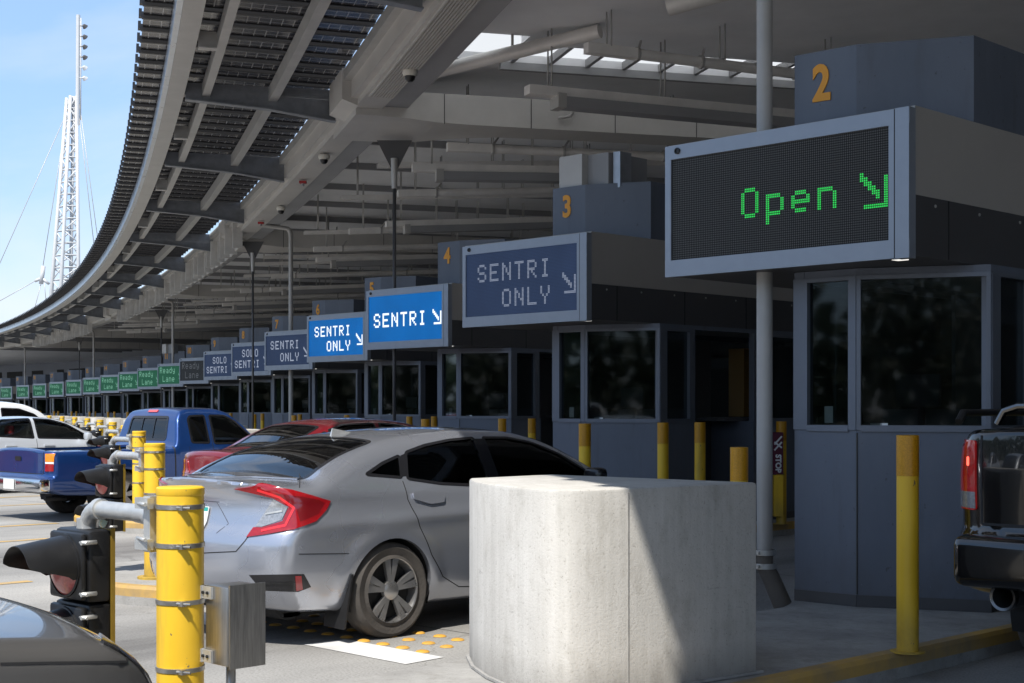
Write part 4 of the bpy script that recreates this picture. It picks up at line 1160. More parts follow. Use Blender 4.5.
# arm (local: x toward post is +)
m = MB()
zA = 1.155 + zb
ax = PX - SX
m.tube([(ax - .26, 0, zA), (.10, 0, zA)], .034, 20)
el_ = [(.10 - .10 * math.sin(t), 0, zA - .10 + .10 * math.cos(t)) for t in [R(90) * i / 8 for i in range(9)]]
m.tube(el_ + [(0, 0, 1.075 + zb)], .037, 20)
m.tube([(.115, 0, zA), (.085, 0, zA)], .042, 20); m.tube([(0, 0, 1.115 + zb), (0, 0, 1.07 + zb)], .043, 20)
m.build('pipe_arm', M['galvb'], sig)
m = MB(); m.tube([(ax - .30, 0, zA), (ax - .22, 0, zA), (ax - .10, 0, zA - .015)], [.037, .042, .075], 20)
m.box(ax - .13, ax - .085, -.075, .075, zA - .13, zA + .075); m.box(ax - .15, ax - .06, -.10, -.075, zA + .03, zA + .07); m.box(ax - .15, ax - .06, -.10, -.075, zA - .12, zA - .08)
m.build('saddle', M['galvb'], sig)
m = MB()
for q in (.028, -.10): m.tube([(ax - .15, -.09, zA + q + .02), (ax - .05, -.115, zA + q + .02)], .007, 8)
m.build('bolt', M['galvb'], sig)
def head_section(zt):
    a = rbox(-.14, .14, -.07, .035, zt - .284, zt, .018, 2)
    h = a.build('housing', M['black'], sig)
    d = rbox(-.132, .132, -.098, -.068, zt - .274, zt - .010, .014, 2); d.build('lens_door', M['black'], h)
    zc = zt - .142
    r_ = .120
    v = MB(); N_ = 26; ang = [R(-22) + R(224) * i / N_ for i in range(N_ + 1)]
    rings = []
    for t in ang:
        up = max(0.0, math.sin(t)) ; s_ = (math.sin(t) + .88) / 1.88
        q_ = min(1.0, max(0.0, (math.sin(t) + .42) / .85)); L = .022 + .185 * (q_ * q_ * (3 - 2 * q_))
        pts = []
        for j in range(7):
            q = j / 6
            rr = r_ * (1.0 + .0 * q)
            pts.append((rr * math.cos(t), -.096 - L * q, zc + rr * math.sin(t) - .03 * q * (L / .2)))
        rings.append(pts)
    for off in (0, 1):
        vs = []
        for t, pts in zip(ang, rings):
            for p in pts:
                vs.append((p[0] - off * .0035 * math.cos(t), p[1], p[2] - off * .0035 * math.sin(t)))
        fs = [(i * 7 + j, i * 7 + j + 1, (i + 1) * 7 + j + 1, (i + 1) * 7 + j) for i in range(N_) for j in range(6)]
        v.add(vs, fs if off == 0 else [tuple(reversed(f)) for f in fs], True)
    b = v.v; nv = (N_ + 1) * 7
    v.add([], [])
    v.f += [(i * 7 + 6, nv + i * 7 + 6, nv + (i + 1) * 7 + 6, (i + 1) * 7 + 6) for i in range(N_)]; v.sm += [False] * N_
    v.build('visor', M['black'], h)
    m = MB(); m.lathe([(.126, -.086), (.126, -.104), (.117, -.106)], (0, 0, zc), 'y', 28); m.build('lens_rim', M['black'], h)
    return h, zc
h, zc = head_section(1.075 + zb)
M['siglens'] = mat('faded red signal lens', (.62, .13, .11), .32, coat=.6, nscale=90, namt=.35)
m = MB(); m.lathe([(0, -.135), (.045, -.131), (.085, -.12), (.116, -.10)], (0, 0, zc), 'y', 28); m.build('lens', M['siglens'], h)
h2, zc2 = head_section(.787 + zb)
m = MB(); m.lathe([(0, -.135), (.045, -.131), (.085, -.12), (.116, -.10)], (0, 0, zc2), 'y', 28); m.build('lens', mat('unlit green lens', (.03, .09, .07), .2, coat=1), h2)
for z in (1.03, .83, .74, .55):
    m = MB(); m.tube([(.146, -.105, z + zb), (.146, -.04, z + zb)], .009, 8); m.tube([(.12, -.095, z + zb), (.175, -.095, z + zb)], .006, 8)
    m.build('latch', M['galvb'], sig)
m = MB(); m.box(.1405, .145, .024, .042, .50 + zb, 1.08 + zb); m.box(-.1395, .1395, .036, .042, .50 + zb, 1.075 + zb); m.build('backplate', mat('amber painted plate', (.30, .19, .02), .5, nscale=6, namt=.3), sig)
ctl = empty('control_box', 'brushed steel control box strapped to the right of the nearest yellow post', 'box', (-4.47, 2.975, .77), 0, 'steel boxes on the yellow posts')
a = rbox(-.072, .072, -.075, .075, -.142, .142, .006, 2); a.build('case', M['stainless'], ctl)
m = MB(); m.box(.0725, .080, -.07, .082, -.15, .15); m.build('door', M['stainless'], ctl)
m = MB()
for z in (.115, -.115):
    m.box(-.085, -.02, -.085, -.0755, z - .022, z + .022); m.box(-.10, -.078, -.09, -.06, z - .024, z + .024)
m.build('bracket', M['galvb'], ctl)
m = MB()
for z in (.115, -.115):
    for x in (-.068, -.04): m.lathe([(.006, -.0), (.006, -.006), (0, -.006)], (x, -.0855, z), 'y', 8)
m.build('bolt', M['blackm'], ctl)
m = MB(); m.tube([(-.02, .0, -.14), (-.02, 0, -.62)], .018, 10); m.build('conduit', M['galvb'], ctl)
sl_ = {2: 'nearest black traffic signal with red lens, hung on the front yellow post', 3: 'black traffic signal on the second yellow post, before the blue pickup', 4: 'black traffic signal on the third yellow post, against the blue pickup bed'}
pl_ = {3: 'second thick yellow post, left of the silver sedan trunk', 4: 'third thick yellow post, just left behind the second one'}
for n in NB[1:]:
    k = n - 2
    for src, (x, y, z), lab in ((post, (PX, PY, .15), pl_.get(n, 'thick yellow signal post on the island before booth %d, far off' % n)),
                               (sig, (SX, SYY, .15), sl_.get(n, 'black traffic signal before booth %d, far off on its yellow post' % n)),
                               (ctl, (-4.47, 2.975, .77), 'steel control box on the yellow post of booth %d' % n)):
        c_ = copy_tree(src); c_.location = (x - 6 * k, y + dY(k), z); tag(c_, lab)
tag(sig, sl_[2])

# slim yellow bollards along the kerbs
def bollard(h, r=.0625):
    t = empty('bollard', '-', 'bollard', (0, 0, 0), 0, 'slim yellow bollards along the kerbs')
    m = MB(); m.lathe([(r, 0), (r, h - .23)], n=24); m.lathe([(r * 1.6, 0), (r * 1.6, .008), (r, .01)], n=24); m.build('shaft', M['yellow'], t)
    m = MB(); m.lathe([(r + .0015, h - .235), (r + .0015, h - .002), (r * .9, h), (0, h + .001)], n=24); m.build('reflective_band', M['amberband'], t)
    return t
bA = bollard(1.25); bB = bollard(1.13)
first = True
btxt = {(2, 0): 'slim yellow bollard on the kerb left of the black pickup', (2, 4): 'short yellow bollard behind the concrete block, left of the downpipe',
        (2, 1): 'yellow bollard hidden behind the black pickup tailpipe', (3, 0): 'yellow bollard above the hood end of the silver sedan', (3, 1): 'left one of two yellow bollards standing behind the concrete block',
        (3, 2): 'right one of two yellow bollards standing behind the concrete block', (3, 3): 'yellow bollard between the downpipe and the nearest booth'}
usedA = usedB = False
for n in NB:
    k = n - 2
    for j, (x, y) in enumerate(((-4.36, 7.48), (-4.30, 9.02), (-4.30, 9.68), (-4.32, 11.3), (-6.2, 8.35))):
        if n > 10 and j > 1: continue
        if n == 3 and j == 0: x, y = -4.17, 7.6
        if j == 4:
            if n != 2: continue
            c_ = bB
        else:
            if not usedA: c_ = bA; usedA = True
            else: c_ = copy_tree(bA)
        c_.location = (x - 6 * k, y + dY(k), .15)
        tag(c_, btxt.get((n, j), '%s yellow bollard, counted from the traffic, on the kerb of the booth with numeral %d' % (('first', 'second', 'third', 'last', 'short')[j], n)))
# raised barrier arm with its STOP board near the second booth
gx, gy = -10.28, 14.62
t = empty('barrier_gate', 'yellow barrier post with a dark red STOP board between downpipe and nearest booth', 'barrier', (gx, gy, .15), TH)
m = MB(); m.box(-.055, .055, -.05, .05, .10, .60); m.lathe([(.05, 0), (.05, .11)], (.06, .06, 0), n=14); m.build('gate_body', M['yellow'], t)
m = MB(); m.box(-.062, .062, -.02, .005, .61, 1.12); brd = m.build('stop_board', mat('dark red board', (.10, .012, .03), .4), t)
text_obj('lettering', 'STOP', .092, M['white'], brd, (.0, -.0225, .74), (R(90), R(90), 0), 1.0, .004)
m = MB()
for (a, b) in ((.90, 1.0), (1.0, .93), (.97, 1.07)): m.bar((-.045, -.0225, a), (.045, -.0225, b), .003, .02, (0, 0, 1))
m.build('stripe', M['white'], brd)
# white barrier end and yellow kerb stub behind the nearest signal
# ------------------------------------------------------------------ car bodies from implicit surfaces
def pch(d):
    xs = np.array(sorted(d)); ys = np.array([d[x] for x in xs], float)
    h = np.diff(xs); s = np.diff(ys) / h
    m = np.zeros(len(xs)); m[0] = s[0]; m[-1] = s[-1]
    for i in range(1, len(xs) - 1):
        if s[i - 1] * s[i] > 0:
            w1 = 2 * h[i] + h[i - 1]; w2 = h[i] + 2 * h[i - 1]
            m[i] = (w1 + w2) / (w1 / s[i - 1] + w2 / s[i])
    def f(x):
        x = np.clip(x, xs[0], xs[-1]); i = np.clip(np.searchsorted(xs, x) - 1, 0, len(xs) - 2)
        t = (x - xs[i]) / h[i]; t2 = t * t; t3 = t2 * t
        return ys[i] * (2 * t3 - 3 * t2 + 1) + h[i] * m[i] * (t3 - 2 * t2 + t) + ys[i + 1] * (3 * t2 - 2 * t3) + h[i] * m[i + 1] * (t3 - t2)
    return f
def smax(a, b, k):
    h = np.maximum(k - np.abs(a - b), 0) / k
    return np.maximum(a, b) + h * h * k * .25

class Car:
    def __init__(s, name, label, cat, loc, S, mat_body, h=.03, group=None):
        s.S = S; s.h = h; s.mat = mat_body
        s.root = empty(name, label, cat, loc, 0, group); s.loc = Vector(loc)
        for q in ('plan', 'low', 'top', 'rear', 'front', 'belt', 'bot', 'tum'):
            v = S[q]
            setattr(s, q, pch(v) if isinstance(v, dict) else (lambda c: (lambda x: np.zeros_like(x) + c))(v))
    def f(s, x, y, z):
        S = s.S
        ax = np.abs(x)
        t = z - s.belt(y)
        w = s.plan(y) + s.low(z) - s.tum(y) * .5 * (t + np.sqrt(t * t + .0036))
        for (zc, yc, sy, sz, am, sl) in S.get('bumps', ()):
            w = w + am * np.exp(-((z - zc - sl * (y - yc)) / sz) ** 2 - ((y - yc) / sy) ** 2)
        for (yc, zc, r, am) in S.get('flare', ()):
            rr = np.sqrt((y - yc) ** 2 + (z - zc) ** 2)
            w = w + am * np.exp(-((rr - r) / .07) ** 2)
        e = .01
        sl = (s.top(y + e) - s.top(y - e)) / (2 * e)
        zt = s.top(y) - S.get('crown', .045) * (ax / .75) ** 2
        ft = (z - zt) / np.sqrt(1 + sl * sl)
        fx = (ax - w) / math.sqrt(1 + .1)
        f = smax(fx, ft, S.get('kr', .10))
        fr = s.rear(z) + S.get('rc', .2) * (ax / .9) ** S.get('rp', 3.0) - y
        ff = y - (s.front(z) - S.get('fc', .3) * (ax / .9) ** 2.6)
        f = smax(f, fr, S.get('ke', .07)); f = smax(f, ff, S.get('kf', .09))
        f = smax(f, s.bot(y) - z, .05)
        return f
    def grad(s, P, e=.002):
        x, y, z = P[:, 0], P[:, 1], P[:, 2]
        g = np.stack([s.f(x + e, y, z) - s.f(x - e, y, z), s.f(x, y + e, z) - s.f(x, y - e, z), s.f(x, y, z + e) - s.f(x, y, z - e)], 1) / (2 * e)
        return g
    def project(s, P, it=4):
        for _ in range(it):
            v = s.f(P[:, 0], P[:, 1], P[:, 2]); g = s.grad(P); gg = (g * g).sum(1) + 1e-9
            st = (v / gg)[:, None] * g; n = np.linalg.norm(st, axis=1, keepdims=True)
            P = P - st * np.minimum(1, s.h / (n + 1e-9))
        return P
    def normals(s, P):
        g = s.grad(P); return g / (np.linalg.norm(g, axis=1, keepdims=True) + 1e-9)
    def surface(s):
        h = s.h; W = s.S['W'] / 2 + .08; L = s.S['L']; H = s.S['H'] + .08
        xs = np.arange(-W, W + h, h); ys = np.arange(-.12, L + .12, h); zs = np.arange(.08, H + h, h)
        X, Y, Z = np.meshgrid(xs, ys, zs, indexing='ij')
        V = s.f(X, Y, Z); I = V < 0
        nx, ny, nz = V.shape
        cor = [(a, b, c) for a in (0, 1) for b in (0, 1) for c in (0, 1)]
        sub = lambda A, c: A[c[0]:nx - 1 + c[0], c[1]:ny - 1 + c[1], c[2]:nz - 1 + c[2]]
        cnt = sum(sub(I, c).astype(np.int8) for c in cor)
        act = (cnt > 0) & (cnt < 8)
        idx = np.full(act.shape, -1, int); ids = np.argwhere(act); idx[act] = np.arange(len(ids))
        acc = np.zeros((len(ids), 3)); num = np.zeros(len(ids))
        i, j, k = ids.T
        for a in cor:
            for ax_ in range(3):
                if a[ax_]: continue
                b = list(a); b[ax_] = 1
                va = V[i + a[0], j + a[1], k + a[2]]; vb = V[i + b[0], j + b[1], k + b[2]]
                cr = (va < 0) != (vb < 0)
                t = np.where(cr, va / np.where(cr, va - vb, 1), 0)
                p = np.tile(np.array(a, float), (len(ids), 1)); p[:, ax_] = t
                acc[cr] += p[cr]; num[cr] += 1
        P = np.stack([xs[i], ys[j], zs[k]], 1) + acc / num[:, None] * h
        Q = []
        for ax_ in range(3):
            sl0 = [slice(1, -1)] * 3; sl0[ax_] = slice(0, -1); sl1 = [slice(1, -1)] * 3; sl1[ax_] = slice(1, None)
            A = I[tuple(sl0)]; B = I[tuple(sl1)]
            e = np.argwhere(A != B); 
            if not len(e): continue
            inn = A[tuple(e.T)]
            u, v = [(1, 2), (2, 0), (0, 1)][ax_]
            base = e.copy()
            for q in range(3):
                if q != ax_: base[:, q] += 1
            def c_(du, dv):
                b = base.copy(); b[:, u] -= du; b[:, v] -= dv
                return idx[b[:, 0], b[:, 1], b[:, 2]]
            q4 = np.stack([c_(1, 1), c_(0, 1), c_(0, 0), c_(1, 0)], 1)
            q4[~inn] = q4[~inn][:, ::-1]
            Q.append(q4)
        Q = np.concatenate(Q)
        Q = Q[(Q >= 0).all(1)]
        s.P = s.project(P); s.Q = Q
        s.bvh = BVHTree.FromPolygons([tuple(p) for p in s.P], [tuple(q) for q in Q])
        return s
    # --- rays
    def hit(s, o, d):
        r = s.bvh.ray_cast(Vector(o), Vector(d).normalized())
        return r[0]
    def px(s, x, y):
        d = FW + RT * ((x - 512) / FPX) + Vector((0, 0, (HORIZ - y) / FPX))
        return s.hit(Vector((0, 0, HC)) - s.loc, d)
    def side(s, y, z, sgn=1): return s.hit((3 * sgn, y, z), (-sgn, 0, 0))
    def back(s, x, z): return s.hit((x, -3, z), (0, 1, 0))
    def over(s, x, y): return s.hit((x, y, 4), (0, 0, -1))
    def caster(s, kind):
        return {'px': lambda a, b: s.px(a, b), 'side': lambda a, b: s.side(a, b), 'back': lambda a, b: s.back(a, b), 'over': lambda a, b: s.over(a, b),
                'front': lambda a, b: s.hit((a, 12, b), (0, -1, 0))}[kind]
    # --- pieces on the skin
    def patch(s, name, poly, kind, m, off=.003, thick=.004, step=None, mirror=False, parent=None, label=None, both=False):
        cast = s.caster(kind)
        span = max(max(p[0] for p in poly) - min(p[0] for p in poly), max(p[1] for p in poly) - min(p[1] for p in poly))
        st = step or span / 14
        bd = []
        for a, b in zip(poly, poly[1:] + poly[:1]):
            n = max(1, int(math.hypot(b[0] - a[0], b[1] - a[1]) / st))
            bd += [(a[0] + (b[0] - a[0]) * i / n, a[1] + (b[1] - a[1]) * i / n) for i in range(n)]
        pts = [Vector(p) for p in bd]; nb = len(pts)
        x0, x1 = min(p[0] for p in bd), max(p[0] for p in bd); y0, y1 = min(p[1] for p in bd), max(p[1] for p in bd)
        def inside(x, y):
            c = False
            for i in range(nb):
                a, b = bd[i], bd[i - 1]
                if (a[1] > y) != (b[1] > y) and x < (b[0] - a[0]) * (y - a[1]) / (b[1] - a[1]) + a[0]: c = not c
            return c
        y = y0 + st * .5
        while y < y1:
            x = x0 + st * .5
            while x < x1:
                if inside(x, y) and min((Vector((x, y)) - q).length for q in pts[:nb]) > st * .45: pts.append(Vector((x, y)))
                x += st
            y += st
        v2, _, f2, *_r = delaunay_2d_cdt(pts, [], [list(range(nb))], 1, 1e-6)
        hs = [cast(v.x, v.y) for v in v2]
        ok = [h is not None for h in hs]
        if not any(ok): return None
        P = np.array([tuple(h) if h else (0, 0, 0) for h in hs]); P = s.project(P, 3); N = s.normals(P)
        faces = [f for f in f2 if all(ok[i] for i in f)]
        outs = []
        for mir in ((1, -1) if mirror else (1,)):
            A = P + N * off; B = P + N * (off - thick)
            NN = N.copy()
            if mir < 0: A = A * [-1, 1, 1]; B = B * [-1, 1, 1]; NN = NN * [-1, 1, 1]
            n = len(P); vs = [tuple(p) for p in A] + [tuple(p) for p in B]
            fs = []
            ed = {}
            for f in faces:
                a, b, c = [Vector(A[i]) for i in f[:3]]
                if (b - a).cross(c - a).dot(Vector(NN[f[0]])) < 0: f = list(reversed(f))
                fs.append(tuple(f)); fs.append(tuple(i + n for i in reversed(f)))
                for i in range(len(f)):
                    e = (f[i], f[(i + 1) % len(f)]); ed[e] = 1
            for (a, b) in list(ed):
                if (b, a) not in ed: fs.append((a, a + n, b + n, b))
            me = bpy.data.meshes.new(name); me.from_pydata(vs, [], fs); me.validate()
            nn = []
            for p in me.polygons:
                big = len(p.vertices) == 3
                for vi in p.vertices:
                    g = Vector(NN[vi % n]); 
                    if big: nn.append(tuple(g if p.normal.dot(g) > 0 else -g))
                    else: nn.append(tuple(p.normal))
            me.polygons.foreach_set('use_smooth', [True] * len(me.polygons))
            me.normals_split_custom_set(nn)
            me.materials.append(m)
            o = bpy.data.objects.new(name, me); COL.objects.link(o); o.parent = parent or s.root
            if label: o['label'] = label
            outs.append(o)
        return outs
    def ribbon(s, name, pts, kind, m, w=.006, off=.0015, closed=False, mirror=False, parent=None, step=None, add=None, shift=0.0):
        cast = s.caster(kind)
        if closed: pts = pts + pts[:1]
        L = sum(math.hypot(b[0] - a[0], b[1] - a[1]) for a, b in zip(pts, pts[1:]))
        st = step or L / 90
        q = []
        for a, b in zip(pts, pts[1:]):
            n = max(1, int(math.hypot(b[0] - a[0], b[1] - a[1]) / st))
            q += [(a[0] + (b[0] - a[0]) * i / n, a[1] + (b[1] - a[1]) * i / n) for i in range(n)]
        if not closed: q.append(pts[-1])
        h = [cast(*p) for p in q]; h = [p for p in h if p is not None]
        if len(h) < 2: return
        P = s.project(np.array([tuple(p) for p in h]), 3); N = s.normals(P)
        mb = MB(); n = len(P); vs = []
        for i in range(n):
            a = P[i - 1] if (i or closed) else P[i]; b = P[(i + 1) % n] if (i < n - 1 or closed) else P[i]
            t = Vector(b - a); nn = Vector(N[i]); sd = nn.cross(t).normalized()
            c = Vector(P[i]) + sd * shift
            vs += [c - sd * w / 2 + nn * off * .2, c - sd * w / 2 + nn * off, c + sd * w / 2 + nn * off, c + sd * w / 2 + nn * off * .2]
        fs = []
        for i in range(n if closed else n - 1):
            j = (i + 1) % n
            fs += [(i * 4 + k, j * 4 + k, j * 4 + k + 1, i * 4 + k + 1) for k in range(3)]
        mb.add(vs, fs)
        if mirror: mb.add([(-v[0], v[1], v[2]) for v in vs], [tuple(reversed(f)) for f in fs])
        if add is not None:
            b = len(add.v); add.v += mb.v; add.f += [tuple(i + b for i in f) for f in mb.f]; add.sm += mb.sm; return
        return mb.build(name, m, parent or s.root)
    # --- body with real openings
    def body(s, cuts, arches, thick=.035, extra=()):
        """cuts: list of (poly, axis, a, b): prisms; arches: (y, z, r, xin)"""
        n = len(s.P); N = s.normals(s.P)
        inner = s.P - N * thick
        vs = [tuple(p) for p in s.P] + [tuple(p) for p in inner]
        fs = [tuple(q) for q in s.Q] + [tuple(reversed(q + n)) for q in s.Q]
        me = bpy.data.meshes.new('body'); me.from_pydata(vs, [], [tuple(int(i) for i in f) for f in fs])
        cb = MB()
        for poly, axis, a, b in cuts:
            area = sum(p[0] * q[1] - q[0] * p[1] for p, q in zip(poly, poly[1:] + poly[:1]))
            if area < 0: poly = poly[::-1]
            k = len(poly)
            def mk(u, v, t): return {'x': (t, u, v), 'y': (u, t, v), 'z': (u, v, t)}[axis]
            vv = [mk(u, v, a) for u, v in poly] + [mk(u, v, b) for u, v in poly]
            cb.add(vv, [tuple(reversed(range(k))), tuple(range(k, 2 * k))] + [(i, (i + 1) % k, k + (i + 1) % k, k + i) for i in range(k)])
        for y, z, r, xin in arches:
            for sg in (1, -1):
                poly = [(y + r * math.cos(t), z + r * math.sin(t)) for t in [2 * math.pi * i / 48 for i in range(48)]]
                k = 48; a, b = (xin, 1.5) if sg > 0 else (-1.5, -xin)
                vv = [(a, u, v) for u, v in poly] + [(b, u, v) for u, v in poly]
                cb.add(vv, [tuple(reversed(range(k))), tuple(range(k, 2 * k))] + [(i, (i + 1) % k, k + (i + 1) % k, k + i) for i in range(k)])
        ob = bpy.data.objects.new('body', me); COL.objects.link(ob)
        cm = bpy.data.meshes.new('cut'); cm.from_pydata(cb.v, [], cb.f)
        bmx = bmesh.new(); bmx.from_mesh(cm); bmesh.ops.recalc_face_normals(bmx, faces=bmx.faces); bmx.to_mesh(cm); bmx.free()
        co = bpy.data.objects.new('cut', cm); COL.objects.link(co)
        md = ob.modifiers.new('b', 'BOOLEAN'); md.operation = 'DIFFERENCE'; md.solver = 'EXACT'; md.object = co; md.use_self = False
        dg = bpy.context.evaluated_depsgraph_get(); dg.update()
        me2 = bpy.data.meshes.new_from_object(ob.evaluated_get(dg))
        bpy.data.objects.remove(ob); bpy.data.objects.remove(co)
        me2.name = 'body'
        V = np.empty(len(me2.vertices) * 3); me2.vertices.foreach_get('co', V); V = V.reshape(-1, 3)
        fv = s.f(V[:, 0], V[:, 1], V[:, 2]); NN = s.normals(V); on = np.abs(fv) < .014
        nn = []
        for p in me2.polygons:
            pn = p.normal
            for vi in p.vertices:
                g = Vector(NN[vi])
                nn.append(tuple(g) if on[vi] and pn.dot(g) > .75 else tuple(pn))
        me2.polygons.foreach_set('use_smooth', [True] * len(me2.polygons))
        me2.normals_split_custom_set(nn)
        me2.materials.clear(); me2.materials.append(s.mat); me2.materials.append(M['interior'])
        mi = [0 if any(on[v] for v in p.vertices) else 1 for p in me2.polygons]
        me2.polygons.foreach_set('material_index', mi)
        o = bpy.data.objects.new('body', me2); COL.objects.link(o); o.parent = s.root
        s.bodyobj = o
        return o
    def windows(s, polys, kind_names, gl, trim, w=.022):
        """polys: list of (name, poly, kind, mirror, glass)"""
        for name, poly, kind, mir, g in polys:
            s.patch(name, poly, kind, g, off=-.006, thick=.005, mirror=mir)
    def wheels(s, ys, R_, w, xo, style, rimr):
        for y in ys:
            for sg in (1, -1):
                t = MB(); x0 = sg * (xo - w); x1 = sg * xo
                rr = rimr
                prof = [(rr - .01, 0), (rr + .012, .012), (R_ - .035, .0), (R_ - .012, .016), (R_, .045), (R_, w - .045), (R_ - .012, w - .016), (R_ - .035, w), (rr, w - .01)]
                t.lathe([(r, sg * (xo - q)) for r, q in prof], (0, 0, 0), 'x', 48)
                o = t.build('wheel', M['rubber'], s.root); o.location = (0, y, R_ - .004)
                rm = MB()
                xf = sg * (xo - .008)
                # barrel and dish
                rm.lathe([(rr, sg * (xo - .006)), (rr - .012, sg * (xo - .012)), (rr - .025, sg * (xo - .05)), (rr - .03, sg * (xo - w + .02))], (0, 0, 0), 'x', 40)
                def spoke(a, r0, r1, w0, w1, xs0, xs1, th=.02):
                    ca, sa = math.cos(a), math.sin(a)
                    def P(r, s_, x): return (x, r * ca - s_ * sa, r * sa + s_ * ca)
                    rm.hexa([P(r0, -w0, xs0 - sg * th), P(r0, w0, xs0 - sg * th), P(r1, w1, xs1 - sg * th), P(r1, -w1, xs1 - sg * th), P(r0, -w0, xs0), P(r0, w0, xs0), P(r1, w1, xs1), P(r1, -w1, xs1)])
                if style == 'ten':
                    for i in range(5):
                        a = 2 * math.pi * i / 5 + .33
                        for da in (-.17, .17):
                            spoke(a + da, .045, rr - .012, .012, .026, xf - sg * .014, xf - sg * .003, .028)
                        spoke(a, .07, rr - .02, .006, .020, xf - sg * .035, xf - sg * .030, .01)
                else:
                    for i in range(6):
                        spoke(2 * math.pi * i / 6 + .2, .05, rr - .012, .03, .038, xf - sg * .015, xf - sg * .006, .03)
                rm.lathe([(0, xf - sg * .002), (.035, xf - sg * .003), (.065, xf - sg * .014), (.07, xf - sg * .04)], (0, 0, 0), 'x', 24)
                r_o = rm.build('rim', M['alloy'], o)
                bd = MB(); bd.lathe([(0, xf - sg * .07), (rr - .03, xf - sg * .072), (rr - .03, xf - sg * .09)], (0, 0, 0), 'x', 24); bd.build('brake_disc', M['blackm'], o)
    def liners(s, arches):
        for y, z, r, xin in arches:
            for sg in (1, -1):
                m = MB()
                x0, x1 = sg * xin, sg * (s.S['W'] / 2 - .06)
                vs = []; n_ = 20
                for i in range(n_ + 1):
                    t = R(-20) + R(220) * i / n_
                    for x in (x0, x1): vs.append((x, y + (r + .004) * math.cos(t), z + (r + .004) * math.sin(t)))
                m.add(vs, [(i * 2, i * 2 + 1, i * 2 + 3, i * 2 + 2) for i in range(n_)], True)
                m.add([(x0, y + r * math.cos(R(-20) + R(220) * i / n_), z + r * math.sin(R(-20) + R(220) * i / n_)) for i in range(n_ + 1)], [tuple(range(n_ + 1))])
                m.build('wheel_liner', M['blackm'], s.root)
    def seats(s, front_y, rear_y, seat_m, h=.58, zf=.30):
        for sg in (-1, 1):
            a = rbox(sg * .36 - .23, sg * .36 + .23, front_y - .05, front_y + .45, zf, zf + .22, .07, 3)
            b = rbox(sg * .36 - .22, sg * .36 + .22, front_y - .12, front_y + .02, zf + .15, zf + .15 + h, .06, 3)
            b.xform(Matrix.Translation((0, front_y, zf)) @ Matrix.Rotation(R(14), 4, 'X') @ Matrix.Translation((0, -front_y, -zf)))
            c = rbox(sg * .36 - .13, sg * .36 + .13, front_y - .30, front_y - .19, zf + h + .18, zf + h + .36, .05, 3)
            joinmb(a, b, c).build('seat', seat_m, s.root)
        if rear_y is not None:
            a = rbox(-.60, .60, rear_y - .05, rear_y + .45, zf, zf + .22, .07, 3)
            b = rbox(-.60, .60, rear_y - .12, rear_y + .02, zf + .15, zf + .72, .06, 3)
            b.xform(Matrix.Translation((0, rear_y, zf)) @ Matrix.Rotation(R(16), 4, 'X') @ Matrix.Translation((0, -rear_y, -zf)))
            joinmb(a, b).build('rear_seat', seat_m, s.root)
    def dash(s, y0, y1, z0, z1, w):
        a = rbox(-w, w, y0, y1, z0, z1, .05, 3); d = a.build('dashboard', M['interior'], s.root)
        m = MB(); pts = [(-.36 + .18 * math.cos(t), y0 - .16 + .06 * math.sin(t), z1 - .08 + .17 * math.sin(t)) for t in [2 * math.pi * i / 20 for i in range(21)]]
        m.tube(pts, .014, 8, cap=False); m.tube([(-.36, y0 - .16, z1 - .08), (-.36, y0 + .05, z1 - .12)], .03, 8)
        m.build('steering_wheel', M['interior'], s.root)
def rounded(poly, r=.03, n=4):
    out = []
    N_ = len(poly)
    for i in range(N_):
        a, b, c = Vector(poly[i - 1]), Vector(poly[i]), Vector(poly[(i + 1) % N_])
        d1 = (a - b); d2 = (c - b); q = min(r, d1.length * .45, d2.length * .45)
        p, e = b + d1.normalized() * q, b + d2.normalized() * q
        for j in range(n + 1):
            t = j / n
            out.append(tuple((1 - t) ** 2 * p + 2 * t * (1 - t) * b + t * t * e))
    return out
M['alloy'] = mat('machined alloy', (.55, .54, .53), .28, .85, nscale=8, namt=.3)
M['seam'] = mat('panel gap', (.012, .012, .013), .7)
M['trim'] = mat('gloss black trim', (.014, .014, .016), .18)
# ------------------------------------------------------------------ silver sedan
P_silver = paint('silver blue paint', (.42, .44, .495), .72, .25)
S = dict(W=1.82, L=4.63, H=1.43,
  plan={0: .80, .4: .865, 1.06: .895, 2.3: .90, 3.4: .89, 4.1: .86, 4.63: .78},
  low={.15: -.13, .25: -.075, .35: -.04, .5: -.012, .65: 0, .80: -.006, .95: -.03, 1.6: -.03},
  belt={0: 1.03, .6: 1.01, 1.1: .97, 2.0: .93, 3.4: .90, 4.6: .9},
  tum={0: .55, .8: .62, 1.3: .66, 2.0: .60, 3.0: .62, 3.6: .5},
  top={-.05: 1.06, .06: 1.088, .16: 1.094, .32: 1.098, .44: 1.110, .62: 1.192, .8: 1.262, 1.0: 1.314, 1.2: 1.352, 1.6: 1.398, 2.0: 1.416, 2.4: 1.405, 2.75: 1.345, 3.1: 1.205, 3.42: 1.035, 3.56: .985, 4.0: .92, 4.35: .82, 4.65: .66},
  rear={.15: .22, .30: .09, .42: .015, .52: 0, .66: .005, .74: .03, .80: .065, .95: .09, 1.03: .075, 1.08: .03, 1.12: .02, 1.3: .02},
  front={.15: 4.45, .35: 4.6, .55: 4.62, .75: 4.53, .95: 4.3},
  bot={0: .27, .5: .22, 1.5: .19, 4.0: .18, 4.63: .2}, rc=.27, rp=2.7, crown=.05, kr=.085, ke=.05,
  flare=[(1.06, .325, .40, .014), (3.76, .325, .40, .012)],
  bumps=[(.80, 1.3, 1.4, .05, .014, .03)])
